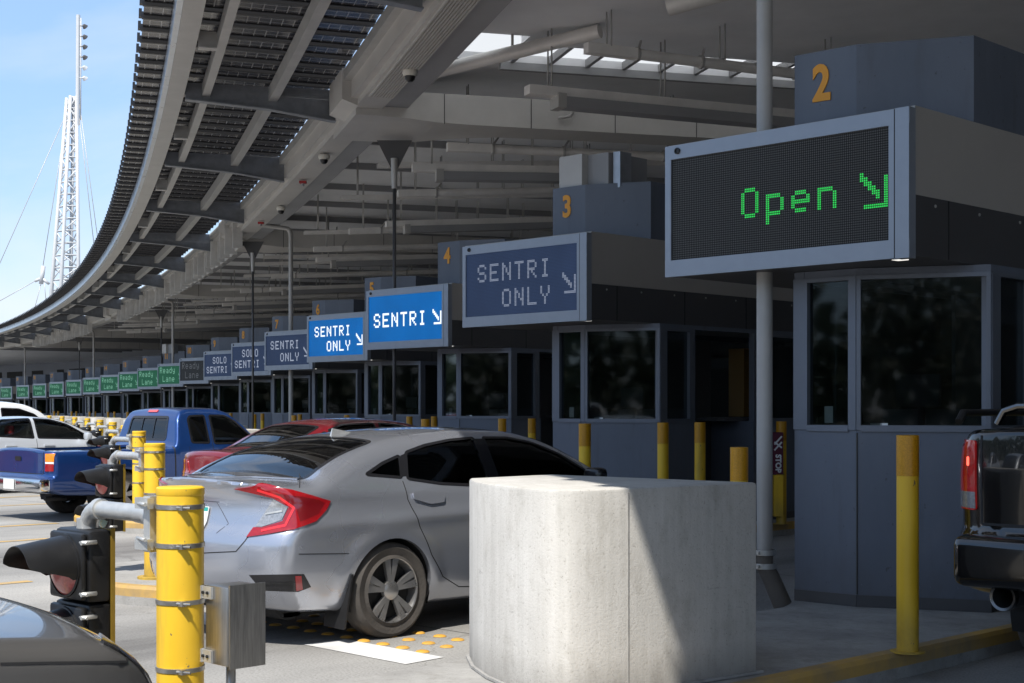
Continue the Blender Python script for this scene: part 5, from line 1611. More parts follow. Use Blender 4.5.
civ = Car('silver_sedan', 'silver sedan with big red tail lights, half hidden by the concrete block', 'car', (-8.44, 5.24, 0), S, P_silver, .026).surface()
def side_yz(car, pts): return pts
A_civ = [(1.06, .325, .352, .60), (3.76, .325, .352, .60)]
wq = rounded([(.905, 1.108), (1.09, 1.178), (1.275, 1.226), (1.215, 1.078)], .02)
wr = rounded([(1.262, 1.068), (1.345, 1.246), (1.55, 1.292), (1.80, 1.325), (2.045, 1.338), (2.035, 1.00), (1.83, 1.005), (1.55, 1.025)], .02)
wf = rounded([(2.135, .998), (2.14, 1.338), (2.40, 1.333), (2.65, 1.292), (2.90, 1.20), (3.12, 1.065), (3.15, .985)], .02)
rg = rounded([(-.66, .47), (.66, .47), (.53, 1.17), (-.53, 1.17)], .09)
ws = rounded([(-.52, 2.70), (.52, 2.70), (.67, 3.38), (-.67, 3.38)], .09)
civ.body([(wq, 'x', -1.5, 1.5), (wr, 'x', -1.5, 1.5), (wf, 'x', -1.5, 1.5), (rg, 'z', .97, 1.9), (ws, 'z', .93, 1.9)], A_civ)
for nm, p in (('quarter_window', wq), ('rear_door_window', wr), ('front_door_window', wf)):
    civ.patch(nm, p, 'side', M['carglass'], off=-.006, thick=.004, mirror=True, step=.05)
civ.patch('rear_window', rg, 'over', M['rearglass'], off=-.003, thick=.004, step=.06)
civ.patch('windscreen', ws, 'over', M['carglass'], off=-.003, thick=.004, step=.08)
tr = MB()
for p, w in ((wq, .022), (wr, .022), (wf, .022)): civ.ribbon('t', p, 'side', None, w=w, off=.003, closed=True, mirror=True, add=tr, step=.025)
civ.ribbon('t', rg, 'over', None, w=.035, off=.002, closed=True, add=tr, step=.03)
civ.ribbon('t', ws, 'over', None, w=.035, off=.002, closed=True, add=tr, step=.03)
tr.build('window_trim', M['trim'], civ.root)
civ.patch('pillar_cover', [(2.05, 1.33), (2.128, 1.33), (2.125, 1.01), (2.045, 1.01)], 'side', M['trim'], off=.0025, mirror=True, step=.04)
civ.patch('pillar_cover', [(1.285, 1.225), (1.335, 1.238), (1.262, 1.085), (1.225, 1.085)], 'side', M['trim'], off=.0025, mirror=True, step=.03)
# tail lamps
red = [(234.6, 488.7), (263, 484.6), (292, 490.8), (318, 497.5), (330, 501), (326, 510), (315.6, 521.5), (294, 529.7), (270, 534), (247, 537.3), (254, 527.7), (262, 528), (283, 521), (289, 507), (273.6, 498)]
lamp = civ.patch('tail_lamp', red, 'px', M['redlens'], off=.010, thick=.02, mirror=True, step=4)
for L_ in lamp[:1]:
    civ.patch('reversing_lens', [(255.5, 527), (274, 499.2), (288, 507.5), (282, 520), (262, 527)], 'px', M['clearlens'], off=.007, thick=.012, parent=L_, step=4)
    civ.patch('dark_band', [(276, 493), (318, 500), (324, 503), (318, 514), (300, 522), (296, 508)], 'px', M['reddim'], off=.0115, thick=.003, parent=L_, step=4)
    civ.ribbon('chrome_bar', [(266, 514), (283, 511)], 'px', M['galvb'], w=.012, off=.012, parent=L_)
    civ.ribbon('light_bar', [(262, 531.5), (286, 525.5), (294, 508), (280, 497), (258, 490)], 'px', mat('bright red lens', (.75, .02, .025), .15, coat=1), w=.016, off=.0125, parent=L_)
# bumper vents, reflectors, plate, seams
vent = civ.patch('bumper_vent', [(249, 575), (304, 574), (311, 587), (298, 592), (262, 590.5)], 'px', M['trim'], off=.002, mirror=True, step=4)
for v in vent[:1]:
    civ.patch('reflector', [(295, 576), (301, 576), (302.5, 589.5), (296, 591)], 'px', M['redlens'], off=.006, thick=.006, parent=v, step=3)
    civ.ribbon('vent_bar', [(262, 583), (293, 583)], 'px', M['black'], w=.014, off=.008, parent=v)
plate = civ.patch('number_plate', rounded([(-.155, .745), (.155, .745), (.155, .90), (-.155, .90)], .012), 'back', M['white'], off=.012, thick=.006, step=.04)
civ.patch('plate_band', [(-.150, .868), (.150, .868), (.150, .895), (-.150, .895)], 'back', mat('teal print', (.02, .30, .27), .5), off=.0135, thick=.001, parent=plate[0], step=.05)
sm = MB()
civ.ribbon('s', [(254, 528), (245, 541), (236, 551.5), (204, 553)], 'px', None, w=.007, add=sm, mirror=True)
civ.ribbon('s', [(299.5, 488), (300, 476), (299, 474)], 'px', None, w=.006, add=sm, mirror=True)
civ.ribbon('s', [(1.213, 1.055), (1.212, .93), (1.28, .75), (1.39, .54), (1.52, .38), (1.70, .29), (2.0, .265), (2.085, .265), (2.092, .99)], 'side', None, w=.007, add=sm, mirror=True)
civ.ribbon('s', [(2.092, .265), (3.0, .265), (3.16, .5), (3.2, .93)], 'side', None, w=.007, add=sm, mirror=True)
civ.ribbon('s', [(.30, .62), (.68, .60)], 'side', None, w=.005, add=sm, mirror=True)
sm.build('panel_gap', M['seam'], civ.root)
cr_ = MB(); civ.ribbon('s', [(-.25, .935), (.22, .935), (.37, .80), (.30, .735)], 'back', None, w=.006, off=.0008, add=cr_, mirror=True); cr_.build('plate_recess', mat('recess edge', (.13, .135, .155), .4, .6), civ.root)
civ.ribbon('spoiler_edge', [(-.62, 1.082), (-.3, 1.09), (.3, 1.09), (.62, 1.082)], 'back', P_silver, w=.02, off=.012)
hd = civ.patch('door_handle', rounded([(411.5, 493), (425, 490.5), (443.5, 494), (443.5, 502.5), (430, 504.5), (413, 499.5)], 2), 'px', P_silver, off=.016, thick=.012, mirror=True, step=3)
m = MB()
for sg in (1, -1):
    a = rbox(sg * .93 - .09, sg * .93 + .09, 2.98, 3.10, .97, 1.10, .04, 3); b = MB(); b.bar((sg * .80, 3.06, 1.0), (sg * .90, 3.05, 1.02), .05, .04)
    joinmb(a, b).build('wing_mirror', M['trim'], civ.root)
m = MB(); m.hexa([(-.012, 1.20, 1.335), (.012, 1.20, 1.335), (.012, 1.42, 1.365), (-.012, 1.42, 1.365), (-.004, 1.22, 1.41), (.004, 1.22, 1.41), (.006, 1.36, 1.385), (-.006, 1.36, 1.385)]); m.build('roof_fin', M['galvb'], civ.root)
civ.wheels((1.06, 3.76), .326, .205, .885, 'ten', .228)
civ.liners(A_civ)
civ.seats(2.05, 1.15, M['seat'], .56, .28)
civ.dash(2.95, 3.35, .62, .95, .68)
for sg in (1, -1):
    m = MB()
    m.hexa([(sg * .64, .66, .10), (sg * .885, .64, .10), (sg * .885, .655, .11), (sg * .64, .675, .11), (sg * .64, .70, .46), (sg * .893, .70, .46), (sg * .893, .715, .46), (sg * .64, .715, .46)])
    m.build('mud_flap', M['black'], civ.root)
m = MB(); m.box(-.55, .55, .4, 4.3, .17, .2); m.lathe([(0, -.2), (.13, -.2), (.13, .2), (0, .2)], (.35, .45, .28), 'x', 14); m.build('underbody', M['blackm'], civ.root)

# ------------------------------------------------------------------ generic vehicles
BASE = dict(W=1.80, L=4.65, H=1.46,
  plan={0: .80, .4: .86, 1.0: .885, 2.3: .89, 3.4: .88, 4.1: .85, 4.65: .78},
  low={.15: -.13, .25: -.07, .35: -.035, .5: -.01, .65: 0, .80: -.008, .95: -.03, 1.6: -.03},
  belt={0: 1.0, 1.1: .97, 2.0: .93, 3.4: .90, 4.6: .9}, tum={0: .5, 1.0: .56, 2.0: .52, 3.0: .55, 3.6: .5},
  top={-.05: 1.04, .05: 1.06, .3: 1.075, .62: 1.08, .78: 1.12, 1.1: 1.28, 1.4: 1.385, 1.8: 1.435, 2.1: 1.445, 2.5: 1.42, 2.85: 1.33, 3.2: 1.16, 3.5: 1.0, 3.62: .96, 4.1: .90, 4.4: .82, 4.66: .68},
  rear={.15: .22, .30: .08, .45: .01, .6: 0, .72: .03, .85: .07, 1.0: .07, 1.1: .05, 1.5: .05}, front={.15: 4.45, .35: 4.6, .55: 4.63, .75: 4.55, .95: 4.3},
  bot={0: .27, .5: .22, 4.6: .2}, rc=.25, rp=2.7, crown=.05, kr=.09,
  flare=[(1.02, .32, .39, .012), (3.72, .32, .39, .012)])
def spec_(**k):
    d = dict(BASE); d.update(k); return d
def sedan(name, label, loc, pnt, S, h=.035, pz=.80, seat='seat', lamp_poly=None, wins=None, rgl=None, wsl=None, ax=(1.02, 3.72), rr=.32, glass='carglass', cat='car', seats=(2.0, 1.1)):
    c = Car(name, label, cat, loc, S, pnt, h).surface()
    ar = [(a, rr, rr + .03, .58) for a in ax]
    wins = wins or [('quarter_window', rounded([(.92, 1.10), (1.12, 1.22), (1.26, 1.28), (1.26, 1.05), (1.0, 1.06)], .02)),
                    ('rear_door_window', rounded([(1.32, 1.05), (1.32, 1.30), (1.55, 1.36), (2.02, 1.375), (2.02, 1.01)], .02)),
                    ('front_door_window', rounded([(2.11, 1.01), (2.11, 1.375), (2.45, 1.35), (2.75, 1.26), (3.12, 1.04), (3.14, .98)], .02))]
    rgl = rgl or rounded([(-.58, .74), (.58, .74), (.50, 1.30), (-.50, 1.30)], .08)
    wsl = wsl or rounded([(-.52, 2.72), (.52, 2.72), (.66, 3.40), (-.66, 3.40)], .08)
    c.body([(w, 'x', -1.5, 1.5) for _, w in wins] + [(rgl, 'z', .9, 2.2), (wsl, 'z', .9, 2.2)], ar)
    tr = MB()
    for nm, w in wins:
        c.patch(nm, w, 'side', M[glass], off=-.006, thick=.004, mirror=True, step=.09)
        c.ribbon('t', w, 'side', None, w=.03, off=.003, closed=True, mirror=True, add=tr, step=.04)
    c.patch('rear_window', rgl, 'over', M['rearglass'], off=-.003, thick=.004, step=.1)
    c.patch('windscreen', wsl, 'over', M['carglass'], off=-.003, thick=.004, step=.1)
    for q in (rgl, wsl): c.ribbon('t', q, 'over', None, w=.04, off=.003, closed=True, add=tr, step=.05)
    tr.build('window_trim', M['trim'], c.root)
    c.patch('tail_lamp', lamp_poly or rounded([(.40, .80), (.74, .78), (.74, .96), (.48, .95)], .03), 'back', M['redlens'], off=.008, thick=.015, mirror=True, step=.05)
    c.patch('number_plate', rounded([(-.16, pz), (.16, pz), (.16, pz + .15), (-.16, pz + .15)], .01), 'back', M['white'], off=.01, thick=.005, step=.06)
    sm = MB()
    c.ribbon('s', [(ax[0] + .30, 1.02), (ax[0] + .28, .8), (ax[0] + .42, .45), (ax[0] + .62, .27), (2.065, .26), (2.065, .99)], 'side', None, w=.008, add=sm, mirror=True)
    c.ribbon('s', [(2.065, .26), (3.0, .26), (3.12, .5), (3.18, .93)], 'side', None, w=.008, add=sm, mirror=True)
    c.ribbon('s', [(-.62, 1.0), (-.55, .68), (.55, .68), (.62, 1.0)], 'back', None, w=.008, add=sm)
    sm.build('panel_gap', M['seam'], c.root)
    for sg in (1, -1):
        joinmb(rbox(sg * .95 - .09, sg * .95 + .09, 2.98, 3.10, .97, 1.10, .04, 2)).build('wing_mirror', pnt, c.root)
    for y in (1.45, 2.2):
        c.patch('door_handle', [(y, .86), (y + .2, .86), (y + .2, .895), (y, .895)], 'side', pnt, off=.02, thick=.015, mirror=True, step=.06)
    c.wheels(ax, rr, .20, S['plan'][2.3] - .01, 'six', rr - .10)
    c.liners(ar)
    c.seats(seats[0], seats[1], M[seat], .58, .30)
    c.dash(2.95, 3.35, .62, .95, .66)
    m = MB(); m.box(-.55, .55, .4, 4.2, .17, .2); m.build('underbody', M['blackm'], c.root)
    return c
P_red = paint('dark red paint', (.23, .010, .018), .35, .25)
P_white = paint('white car paint', (.72, .73, .74), .0, .3)
P_grey = paint('warm grey paint', (.17, .163, .155), .6, .30)
P_blue = paint('blue pickup paint', (.008, .046, .19), .45, .26)
P_black = paint('black pickup paint', (.006, .006, .007), .3, .14)
M['redseat'] = mat('red seat cover', (.40, .02, .03), .8, nscale=10, namt=.4)
redc = sedan('red_sedan', 'dark red sedan in the lane just beyond the silver sedan', (-14.4, 9.15, 0), P_red, spec_(), pz=.48)
m = MB(); m.box(-.09, .09, -.0, .004, -.008, .008)
P_lsil = paint('pale silver paint', (.56, .59, .63), .25, .3)
whs = sedan('white_sedan', 'white sedan with red seats behind the blue pickup bed', (-26.3, 10.55, 0), P_lsil, spec_(H=1.43, top={k: v - .03 for k, v in BASE['top'].items()}), seat='redseat')
suvS = spec_(H=1.76, L=4.9, top={-.05: 1.58, .1: 1.64, .5: 1.70, 1.2: 1.735, 2.2: 1.735, 2.6: 1.70, 2.95: 1.58, 3.3: 1.33, 3.6: 1.13, 3.75: 1.09, 4.3: 1.05, 4.6: .97, 4.92: .8},
  rear={.15: .2, .35: .03, .55: 0, .75: .05, 1.0: .07, 1.3: .14, 1.6: .27, 1.75: .34, 2: .36}, belt={0: 1.08, 4.6: 1.02}, tum={0: .30, 3.0: .34, 3.8: .4}, low={.2: -.1, .35: -.05, .5: -.01, .7: 0, .9: -.005, 1.05: -.02, 1.8: -.02},
  front={.15: 4.65, .4: 4.85, .7: 4.88, .9: 4.82, 1.1: 4.5}, plan={0: .84, .4: .90, 1.0: .93, 2.3: .93, 3.4: .92, 4.3: .89, 4.9: .80}, W=1.9, flare=[(.95, .36, .43, .012), (3.85, .36, .43, .012)])
suvW = [('quarter_window', rounded([(.42, 1.14), (.46, 1.50), (1.0, 1.55), (1.0, 1.12)], .05)), ('rear_door_window', rounded([(1.08, 1.12), (1.08, 1.555), (1.98, 1.565), (1.98, 1.10)], .03)),
        ('front_door_window', rounded([(2.07, 1.10), (2.07, 1.565), (2.5, 1.55), (2.85, 1.43), (3.2, 1.12)], .03))]
suv = sedan('white_suv', 'white boxy sport utility vehicle farthest left, behind the white sedan', (-32.4, 12.75, 0), P_white, suvS, wins=suvW, rgl=rounded([(-.6, .16), (.6, .16), (.56, .24), (-.56, .24)], .02), wsl=rounded([(-.58, 2.74), (.58, 2.74), (.7, 3.52), (-.7, 3.52)], .08), ax=(.95, 3.85), rr=.36, lamp_poly=rounded([(.60, 1.0), (.79, 1.0), (.76, 1.3), (.64, 1.3)], .03), glass='privacy', cat='suv', seats=(2.0, 1.0))
# near grey car, only its bonnet corner is in the picture
gS = dict(suvS); gS['top'] = {-.05: 1.50, .1: 1.55, .5: 1.62, 1.2: 1.66, 2.1: 1.65, 2.45: 1.58, 2.8: 1.40, 3.1: 1.24, 3.3: 1.16, 3.7: 1.12, 4.2: 1.065, 4.45: 1.03, 4.58: .985, 4.66: .93, 4.72: .84}
gS.update(front={.15: 4.45, .4: 4.64, .65: 4.68, .85: 4.64, 1.0: 4.50, 1.1: 4.3}, H=1.68, L=4.7, W=1.8, plan={0: .80, .4: .85, 1.0: .87, 2.3: .875, 3.4: .875, 4.3: .85, 4.7: .78}, crown=.05, kr=.06, fc=.16, kf=.05, tum={0: .30, 3.0: .40, 3.3: .1, 4.7: .1}, belt={0: 1.04, 3.2: 1.02, 3.6: 1.2, 4.7: 1.2})
gW = [('quarter_window', rounded([(.42, 1.10), (.46, 1.42), (1.0, 1.48), (1.0, 1.09)], .05)), ('rear_door_window', rounded([(1.08, 1.09), (1.08, 1.485), (1.90, 1.49), (1.90, 1.08)], .03)), ('front_door_window', rounded([(1.98, 1.08), (1.98, 1.49), (2.3, 1.47), (2.6, 1.35), (2.85, 1.12)], .03))]
gry = sedan('grey_car', 'warm grey car showing only its bonnet corner at the bottom left', (-4.01, -2.62, 0), P_grey, gS, h=.028, wins=gW, rgl=rounded([(-.55, .16), (.55, .16), (.5, .24), (-.5, .24)], .02), wsl=rounded([(-.55, 2.5), (.55, 2.5), (.66, 3.1), (-.66, 3.1)], .08), ax=(.95, 3.80), rr=.34, lamp_poly=rounded([(.55, .95), (.78, .95), (.74, 1.2), (.6, 1.2)], .03), seats=(1.8, .9))
sm = MB()
gry.ribbon('s', [(126, 647), (126.5, 662), (100, 662.5), (50, 663), (0, 664)], 'px', None, w=.006, add=sm)
sm.build('bonnet_gap', M['seam'], gry.root)
gry.patch('headlamp', rounded([(.50, .84), (.80, .82), (.80, .985), (.56, .965)], .03), 'front', M['trim'], off=.006, thick=.012, mirror=True, step=.04)

# ------------------------------------------------------------------ blue pickup
cy = lambda y: y if y < 1.5 else 2.14 + (y - 2.05) * .9
bS = dict(W=1.90, L=5.1, H=1.60,
  plan={0: .89, .3: .91, 1.0: .92, 2.0: .92, 3.6: .915, 4.3: .90, 5.0: .82}, low={.25: -.10, .35: -.05, .45: -.012, .6: 0, .8: -.004, 1.0: -.02, 1.6: -.02},
  belt={0: 1.05, 1.9: 1.02, 2.2: 1.0, 3.6: .98, 5: .98}, tum={0: .05, 1.8: .1, 2.05: .36, 3.2: .40, 3.8: .3},
  top={cy(k): v for k, v in {-.05: 1.01, 1.86: 1.02, 1.94: 1.06, 2.06: 1.44, 2.16: 1.545, 2.35: 1.575, 2.8: 1.575, 3.0: 1.54, 3.3: 1.36, 3.62: 1.07, 3.75: 1.02, 4.4: .97, 4.75: .90, 5.15: .74}.items()},
  rear={.2: .30, .40: .12, .46: .0, .60: .0, .62: .05, .66: .065, 1.0: .07, 1.2: .07}, front={.2: 4.9, .4: 5.02, .7: 5.05, .9: 4.95}, bot={0: .42, .4: .36, 1.6: .33, 5: .3}, rc=.10, rp=6, crown=.035, kr=.06, ke=.04,
  flare=[(1.2, .34, .42, .015), (4.05, .34, .42, .015)])
blu = Car('blue_pickup', 'blue extended cab pickup truck with its driver behind the signal posts', 'pickup', (-19.3, 9.22, 0), bS, P_blue, .03).surface()
arB = [(1.2, .34, .37, .52), (4.05, .34, .37, .52)]
cyp = lambda p: [(cy(a), b) for a, b in p]
b1 = rounded(cyp([(2.25, 1.06), (2.25, 1.40), (2.30, 1.445), (2.58, 1.455), (2.58, 1.05)]), .03)
b2 = rounded(cyp([(2.68, 1.04), (2.68, 1.455), (2.97, 1.45), (3.15, 1.37), (3.46, 1.10), (3.48, 1.04)]), .03)
bw = rounded([(-.56, 1.10), (.56, 1.10), (.51, 1.43), (-.51, 1.43)], .05)
bws = rounded([(-.52, cy(3.05)), (.52, cy(3.05)), (.64, cy(3.56)), (-.64, cy(3.56))], .06)
bed = [(-.70, .13), (.70, .13), (.70, 1.90), (-.70, 1.90)]
blu.body([(b1, 'x', -1.5, 1.5), (b2, 'x', -1.5, 1.5), (bw, 'y', 1.75, 2.6), (bws, 'z', .95, 2.0), (bed, 'z', .62, 1.3)], arB)
for nm, w in (('rear_side_window', b1), ('front_door_window', b2)):
    blu.patch(nm, w, 'side', M['carglass'], off=-.006, thick=.004, mirror=True, step=.09)
blu.patch('rear_window', bw, 'back', M['rearglass'], off=-.004, thick=.004, step=.1)
blu.patch('windscreen', bws, 'over', M['carglass'], off=-.003, thick=.004, step=.1)
tr = MB()
for w in (b1, b2): blu.ribbon('t', w, 'side', None, w=.03, off=.003, closed=True, mirror=True, add=tr, step=.04)
blu.ribbon('t', bw, 'back', None, w=.04, off=.004, closed=True, add=tr, step=.04)
blu.ribbon('t', [(-.18, 1.11), (-.17, 1.42)], 'back', None, w=.025, off=.004, add=tr); blu.ribbon('t', [(.18, 1.11), (.17, 1.42)], 'back', None, w=.025, off=.004, add=tr)
tr.build('window_trim', M['trim'], blu.root)
m = MB(); m.box(-.695, .695, .135, 1.895, .60, .62); m.box(-.695, -.66, .135, 1.895, .62, .95); m.box(.66, .695, .135, 1.895, .62, .95); m.box(-.66, .66, .135, .16, .62, .95); m.box(-.66, .66, 1.86, 1.895, .62, .95); m.build('bed_liner', M['black'], blu.root)
lp = blu.patch('tail_lamp', rounded([(.745, .70), (.875, .70), (.875, .80), (.745, .80)], .01), 'back', M['redlens'], off=.012, thick=.02, mirror=True, step=.03)
blu.patch('turn_lamp', rounded([(.745, .83), (.875, .83), (.875, .94), (.745, .94)], .01), 'back', M['amber'], off=.012, thick=.02, mirror=True, step=.03)
blu.patch('reversing_lamp', [(.745, .803), (.875, .803), (.875, .827), (.745, .827)], 'back', M['white'], off=.011, thick=.02, mirror=True, step=.03)
blu.patch('tailgate_handle', rounded([(-.09, .83), (.09, .83), (.09, .89), (-.09, .89)], .01), 'back', M['black'], off=.008, step=.04)
blu.patch('brake_lamp', [(-.13, 1.50), (.13, 1.50), (.13, 1.53), (-.13, 1.53)], 'back', mat('clear red lens', (.7, .06, .05), .2, coat=1), off=.012, thick=.02, step=.04)
sm = MB()
blu.ribbon('s', [(-.70, 1.0), (-.70, .66), (.70, .66), (.70, 1.0)], 'back', None, w=.012, add=sm)
blu.ribbon('s', [(2.02, 1.0), (2.02, .40)], 'side', None, w=.02, add=sm, mirror=True)
blu.ribbon('s', [(2.67, 1.45), (2.67, .40), (3.43, .40), (3.49, .95)], 'side', None, w=.008, add=sm, mirror=True)
blu.ribbon('s', [(2.27, 1.0), (2.27, .40), (2.67, .40)], 'side', None, w=.006, add=sm, mirror=True)
sm.build('panel_gap', M['seam'], blu.root)
m = joinmb(rbox(-.89, .89, -.06, .10, .42, .60, .03, 2)); mm_ = MB(); mm_.box(-.30, .30, -.066, -.061, .44, .58); bp = m.build('bumper', M['tile'], blu.root)
m = MB(); m.box(-.155, .155, -.078, -.068, .44, .58); m.build('number_plate', M['white'], bp)
m = MB(); m.box(-.6, .6, .3, 4.6, .36, .40); m.tube([(.55, .5, .30), (.62, .15, .32)], .03, 10); m.build('underbody', M['blackm'], blu.root)
blu.wheels((1.2, 4.05), .34, .21, .905, 'six', .20); blu.liners(arB)
blu.seats(2.57, None, M['seatgrey'], .52, .42); blu.dash(3.17, 3.5, .75, 1.02, .66)
blu.patch('door_handle', [(2.73, .90), (2.89, .90), (2.89, .94), (2.73, .94)], 'side', M['black'], off=.02, thick=.015, mirror=True, step=.05)
for sg in (1, -1): rbox(sg * .99 - .09, sg * .99 + .09, 3.31, 3.39, 1.02, 1.16, .03, 2).build('wing_mirror', M['black'], blu.root)

# ------------------------------------------------------------------ black pickup at the right edge
kS = dict(W=2.04, L=5.9, H=1.95,
  plan={0: .99, .3: 1.0, 1.0: 1.0, 3.0: 1.0, 5.0: .98, 5.9: .9}, low={.35: -.12, .5: -.06, .7: -.01, .9: 0, 1.15: -.008, 1.3: -.03, 1.45: -.075, 2.0: -.1}, belt={0: 1.5, 1.9: 1.45, 2.2: 1.30, 5: 1.25}, tum={0: .1, 1.9: .1, 2.2: .3, 4.0: .36},
  top={-.05: 1.475, 2.0: 1.475, 2.08: 1.52, 2.2: 1.80, 2.4: 1.90, 3.2: 1.92, 3.7: 1.86, 4.1: 1.60, 4.5: 1.32, 5.2: 1.25, 5.7: 1.12, 5.9: .95},
  rear={.3: .3, .55: .05, .86: .03, .90: .06, 1.2: .05, 1.42: .055, 1.5: .09, 2: .09}, front={.3: 5.6, .6: 5.85, 1.0: 5.85, 1.3: 5.5}, bot={0: .62, .5: .5, 1.5: .45, 5.9: .42}, rc=.10, rp=7, crown=.03, kr=.07, ke=.05,
  flare=[(1.25, .42, .52, .03), (4.8, .42, .52, .03)])
ram = Car('black_pickup', 'black pickup truck cut off by the right edge with a glowing red tail light', 'pickup', (-3.03, 7.22, 0), kS, P_black, .032).surface()
arK = [(1.25, .42, .48, .6), (4.8, .42, .48, .6)]
k1 = rounded([(2.45, 1.40), (2.45, 1.76), (3.05, 1.79), (3.05, 1.38)], .04); k2 = rounded([(3.15, 1.37), (3.15, 1.79), (3.65, 1.76), (4.2, 1.42), (4.22, 1.36)], .04)
kw = rounded([(-.68, 1.50), (.68, 1.50), (.62, 1.78), (-.62, 1.78)], .05); kws = rounded([(-.6, 3.75), (.6, 3.75), (.74, 4.4), (-.74, 4.4)], .06)
ram.body([(k1, 'x', -1.5, 1.5), (k2, 'x', -1.5, 1.5), (kw, 'y', 1.7, 2.6), (kws, 'z', 1.2, 2.3), ([(-.78, .16), (.78, .16), (.78, 1.95), (-.78, 1.95)], 'z', .9, 1.8)], arK)
for nm, w in (('rear_door_window', k1), ('front_door_window', k2)): ram.patch(nm, w, 'side', M['privacy'], off=-.006, mirror=True, step=.12)
ram.patch('rear_window', kw, 'back', M['privacy'], off=-.004, step=.12); ram.patch('windscreen', kws, 'over', M['carglass'], off=-.003, step=.12)
m = MB(); m.box(-.775, .775, .165, 1.945, .86, .9); m.box(-.775, -.74, .165, 1.945, .9, 1.42); m.box(.74, .775, .165, 1.945, .9, 1.42); m.box(-.74, .74, .165, .19, .9, 1.42); m.build('bed_liner', M['black'], ram.root)
M['lamplit'] = mat('lit brake lens', (.26, .004, .008), .12, coat=1.0, nscale=30, namt=.5, emit=(1, .02, .02), estr=.10 * EM)
M['lampspot'] = mat('brake lamp bulb', (.8, .1, .08), .2, emit=(1, .10, .06), estr=2.6 * EM)
lamps = ram.patch('tail_lamp', rounded([(-.965, 1.00), (-.82, 1.00), (-.82, 1.38), (-.945, 1.38)], .02), 'back', M['lamplit'], off=.012, thick=.03, mirror=True, step=.04)
ram.patch('bulb', rounded([(-.885, 1.24), (-.865, 1.24), (-.865, 1.29), (-.885, 1.29)], .01), 'back', M['lampspot'], off=.0135, thick=.002, parent=lamps[0], step=.02)
ram.patch('reversing_lens', [(-.96, 1.01), (-.82, 1.01), (-.82, 1.10), (-.958, 1.10)], 'back', M['clearlens'], off=.0138, thick=.003, parent=lamps[0], step=.03)
sm = MB(); ram.ribbon('s', [(-.785, 1.46), (-.785, .93), (.785, .93), (.785, 1.46)], 'back', None, w=.014, add=sm)
sm.build('tailgate_gap', M['seam'], ram.root)
tg = ram.patch('tailgate_handle', rounded([(-.15, 1.24), (.15, 1.24), (.15, 1.34), (-.15, 1.34)], .02), 'back', M['tile'], off=.012, step=.05)
bp = rbox(-.87, .87, -.10, .12, .60, .88, .06, 3).build('bumper', P_black, ram.root)
for sg in (1, -1):
    m = MB(); m.lathe([(.058, -.035), (.072, -.04), (.076, -.03), (.074, .0)], (sg * .60, 0, .56), 'y', 28); m.build('exhaust_ring', mat('smoked chrome', (.13, .13, .13), .25, 1.0), ram.root)
    m = MB()
    m.tube([(sg * .60, .4, .56), (sg * .60, -.02, .56)], .062, 20, cap=False); m.tube([(sg * .60, .3, .56), (sg * .60, -.03, .56)], .068, 20, cap=False)
    m.build('exhaust_tip', M['blackm'], ram.root)
m = MB()
for sg in (1, -1):
    pts = [(sg * .70, .10, 1.47), (sg * .66, .10, 1.54), (sg * .58, .10, 1.565)]
    m.tube(pts + [(0, .10, 1.57)], .02, 10)
m.build('tailgate_rail', mat('dull chrome', (.16, .16, .16), .25, 1.0), ram.root)
for sg in (1, -1):
    m = MB(); m.tube([(sg * .95, .15, 1.48), (sg * .95, .2, 1.53), (sg * .95, 1.9, 1.53), (sg * .95, 1.95, 1.48)], .022, 10)
    m.build('bed_rail', M['black'], ram.root)
m = MB(); m.box(-.7, .7, .3, 5.4, .5, .56); m.box(-.85, -.55, .6, .9, .40, .62); m.build('underbody', M['blackm'], ram.root)
ram.wheels((1.25, 4.8), .42, .28, .985, 'six', .26); ram.liners(arK); ram.seats(3.0, None, M['seat'], .6, .75); ram.dash(3.8, 4.1, 1.0, 1.3, .75)

# ------------------------------------------------------------------ the pickup's driver
dr = empty('person', 'person in dark clothes and cap driving the blue pickup, one forearm on the wheel', 'person', (-19.3 - .36, 9.22 + 2.65, .60))
def skin(name, verts, edges, rad, m, parent, lev=2):
    me = bpy.data.meshes.new(name); me.from_pydata(verts, edges, [])
    o = bpy.data.objects.new(name, me); COL.objects.link(o)
    sk = o.modifiers.new('s', 'SKIN')
    for i, r in enumerate(rad): me.skin_vertices[0].data[i].radius = (r, r) if not isinstance(r, tuple) else r
    me.skin_vertices[0].data[0].use_root = True
    sk.use_smooth_shade = True
    sb = o.modifiers.new('u', 'SUBSURF'); sb.levels = lev; sb.render_levels = lev
    dg = bpy.context.evaluated_depsgraph_get(); dg.update()
    m2 = bpy.data.meshes.new_from_object(o.evaluated_get(dg)); bpy.data.objects.remove(o)
    m2.materials.clear(); m2.materials.append(m); m2.polygons.foreach_set('use_smooth', [True] * len(m2.polygons))
    o = bpy.data.objects.new(name, m2); COL.objects.link(o); o.parent = parent; return o
M['skin'] = mat('skin', (.36, .19, .13), .5)
M['cloth'] = mat('dark cloth', (.022, .022, .026), .9, nscale=14, namt=.4)
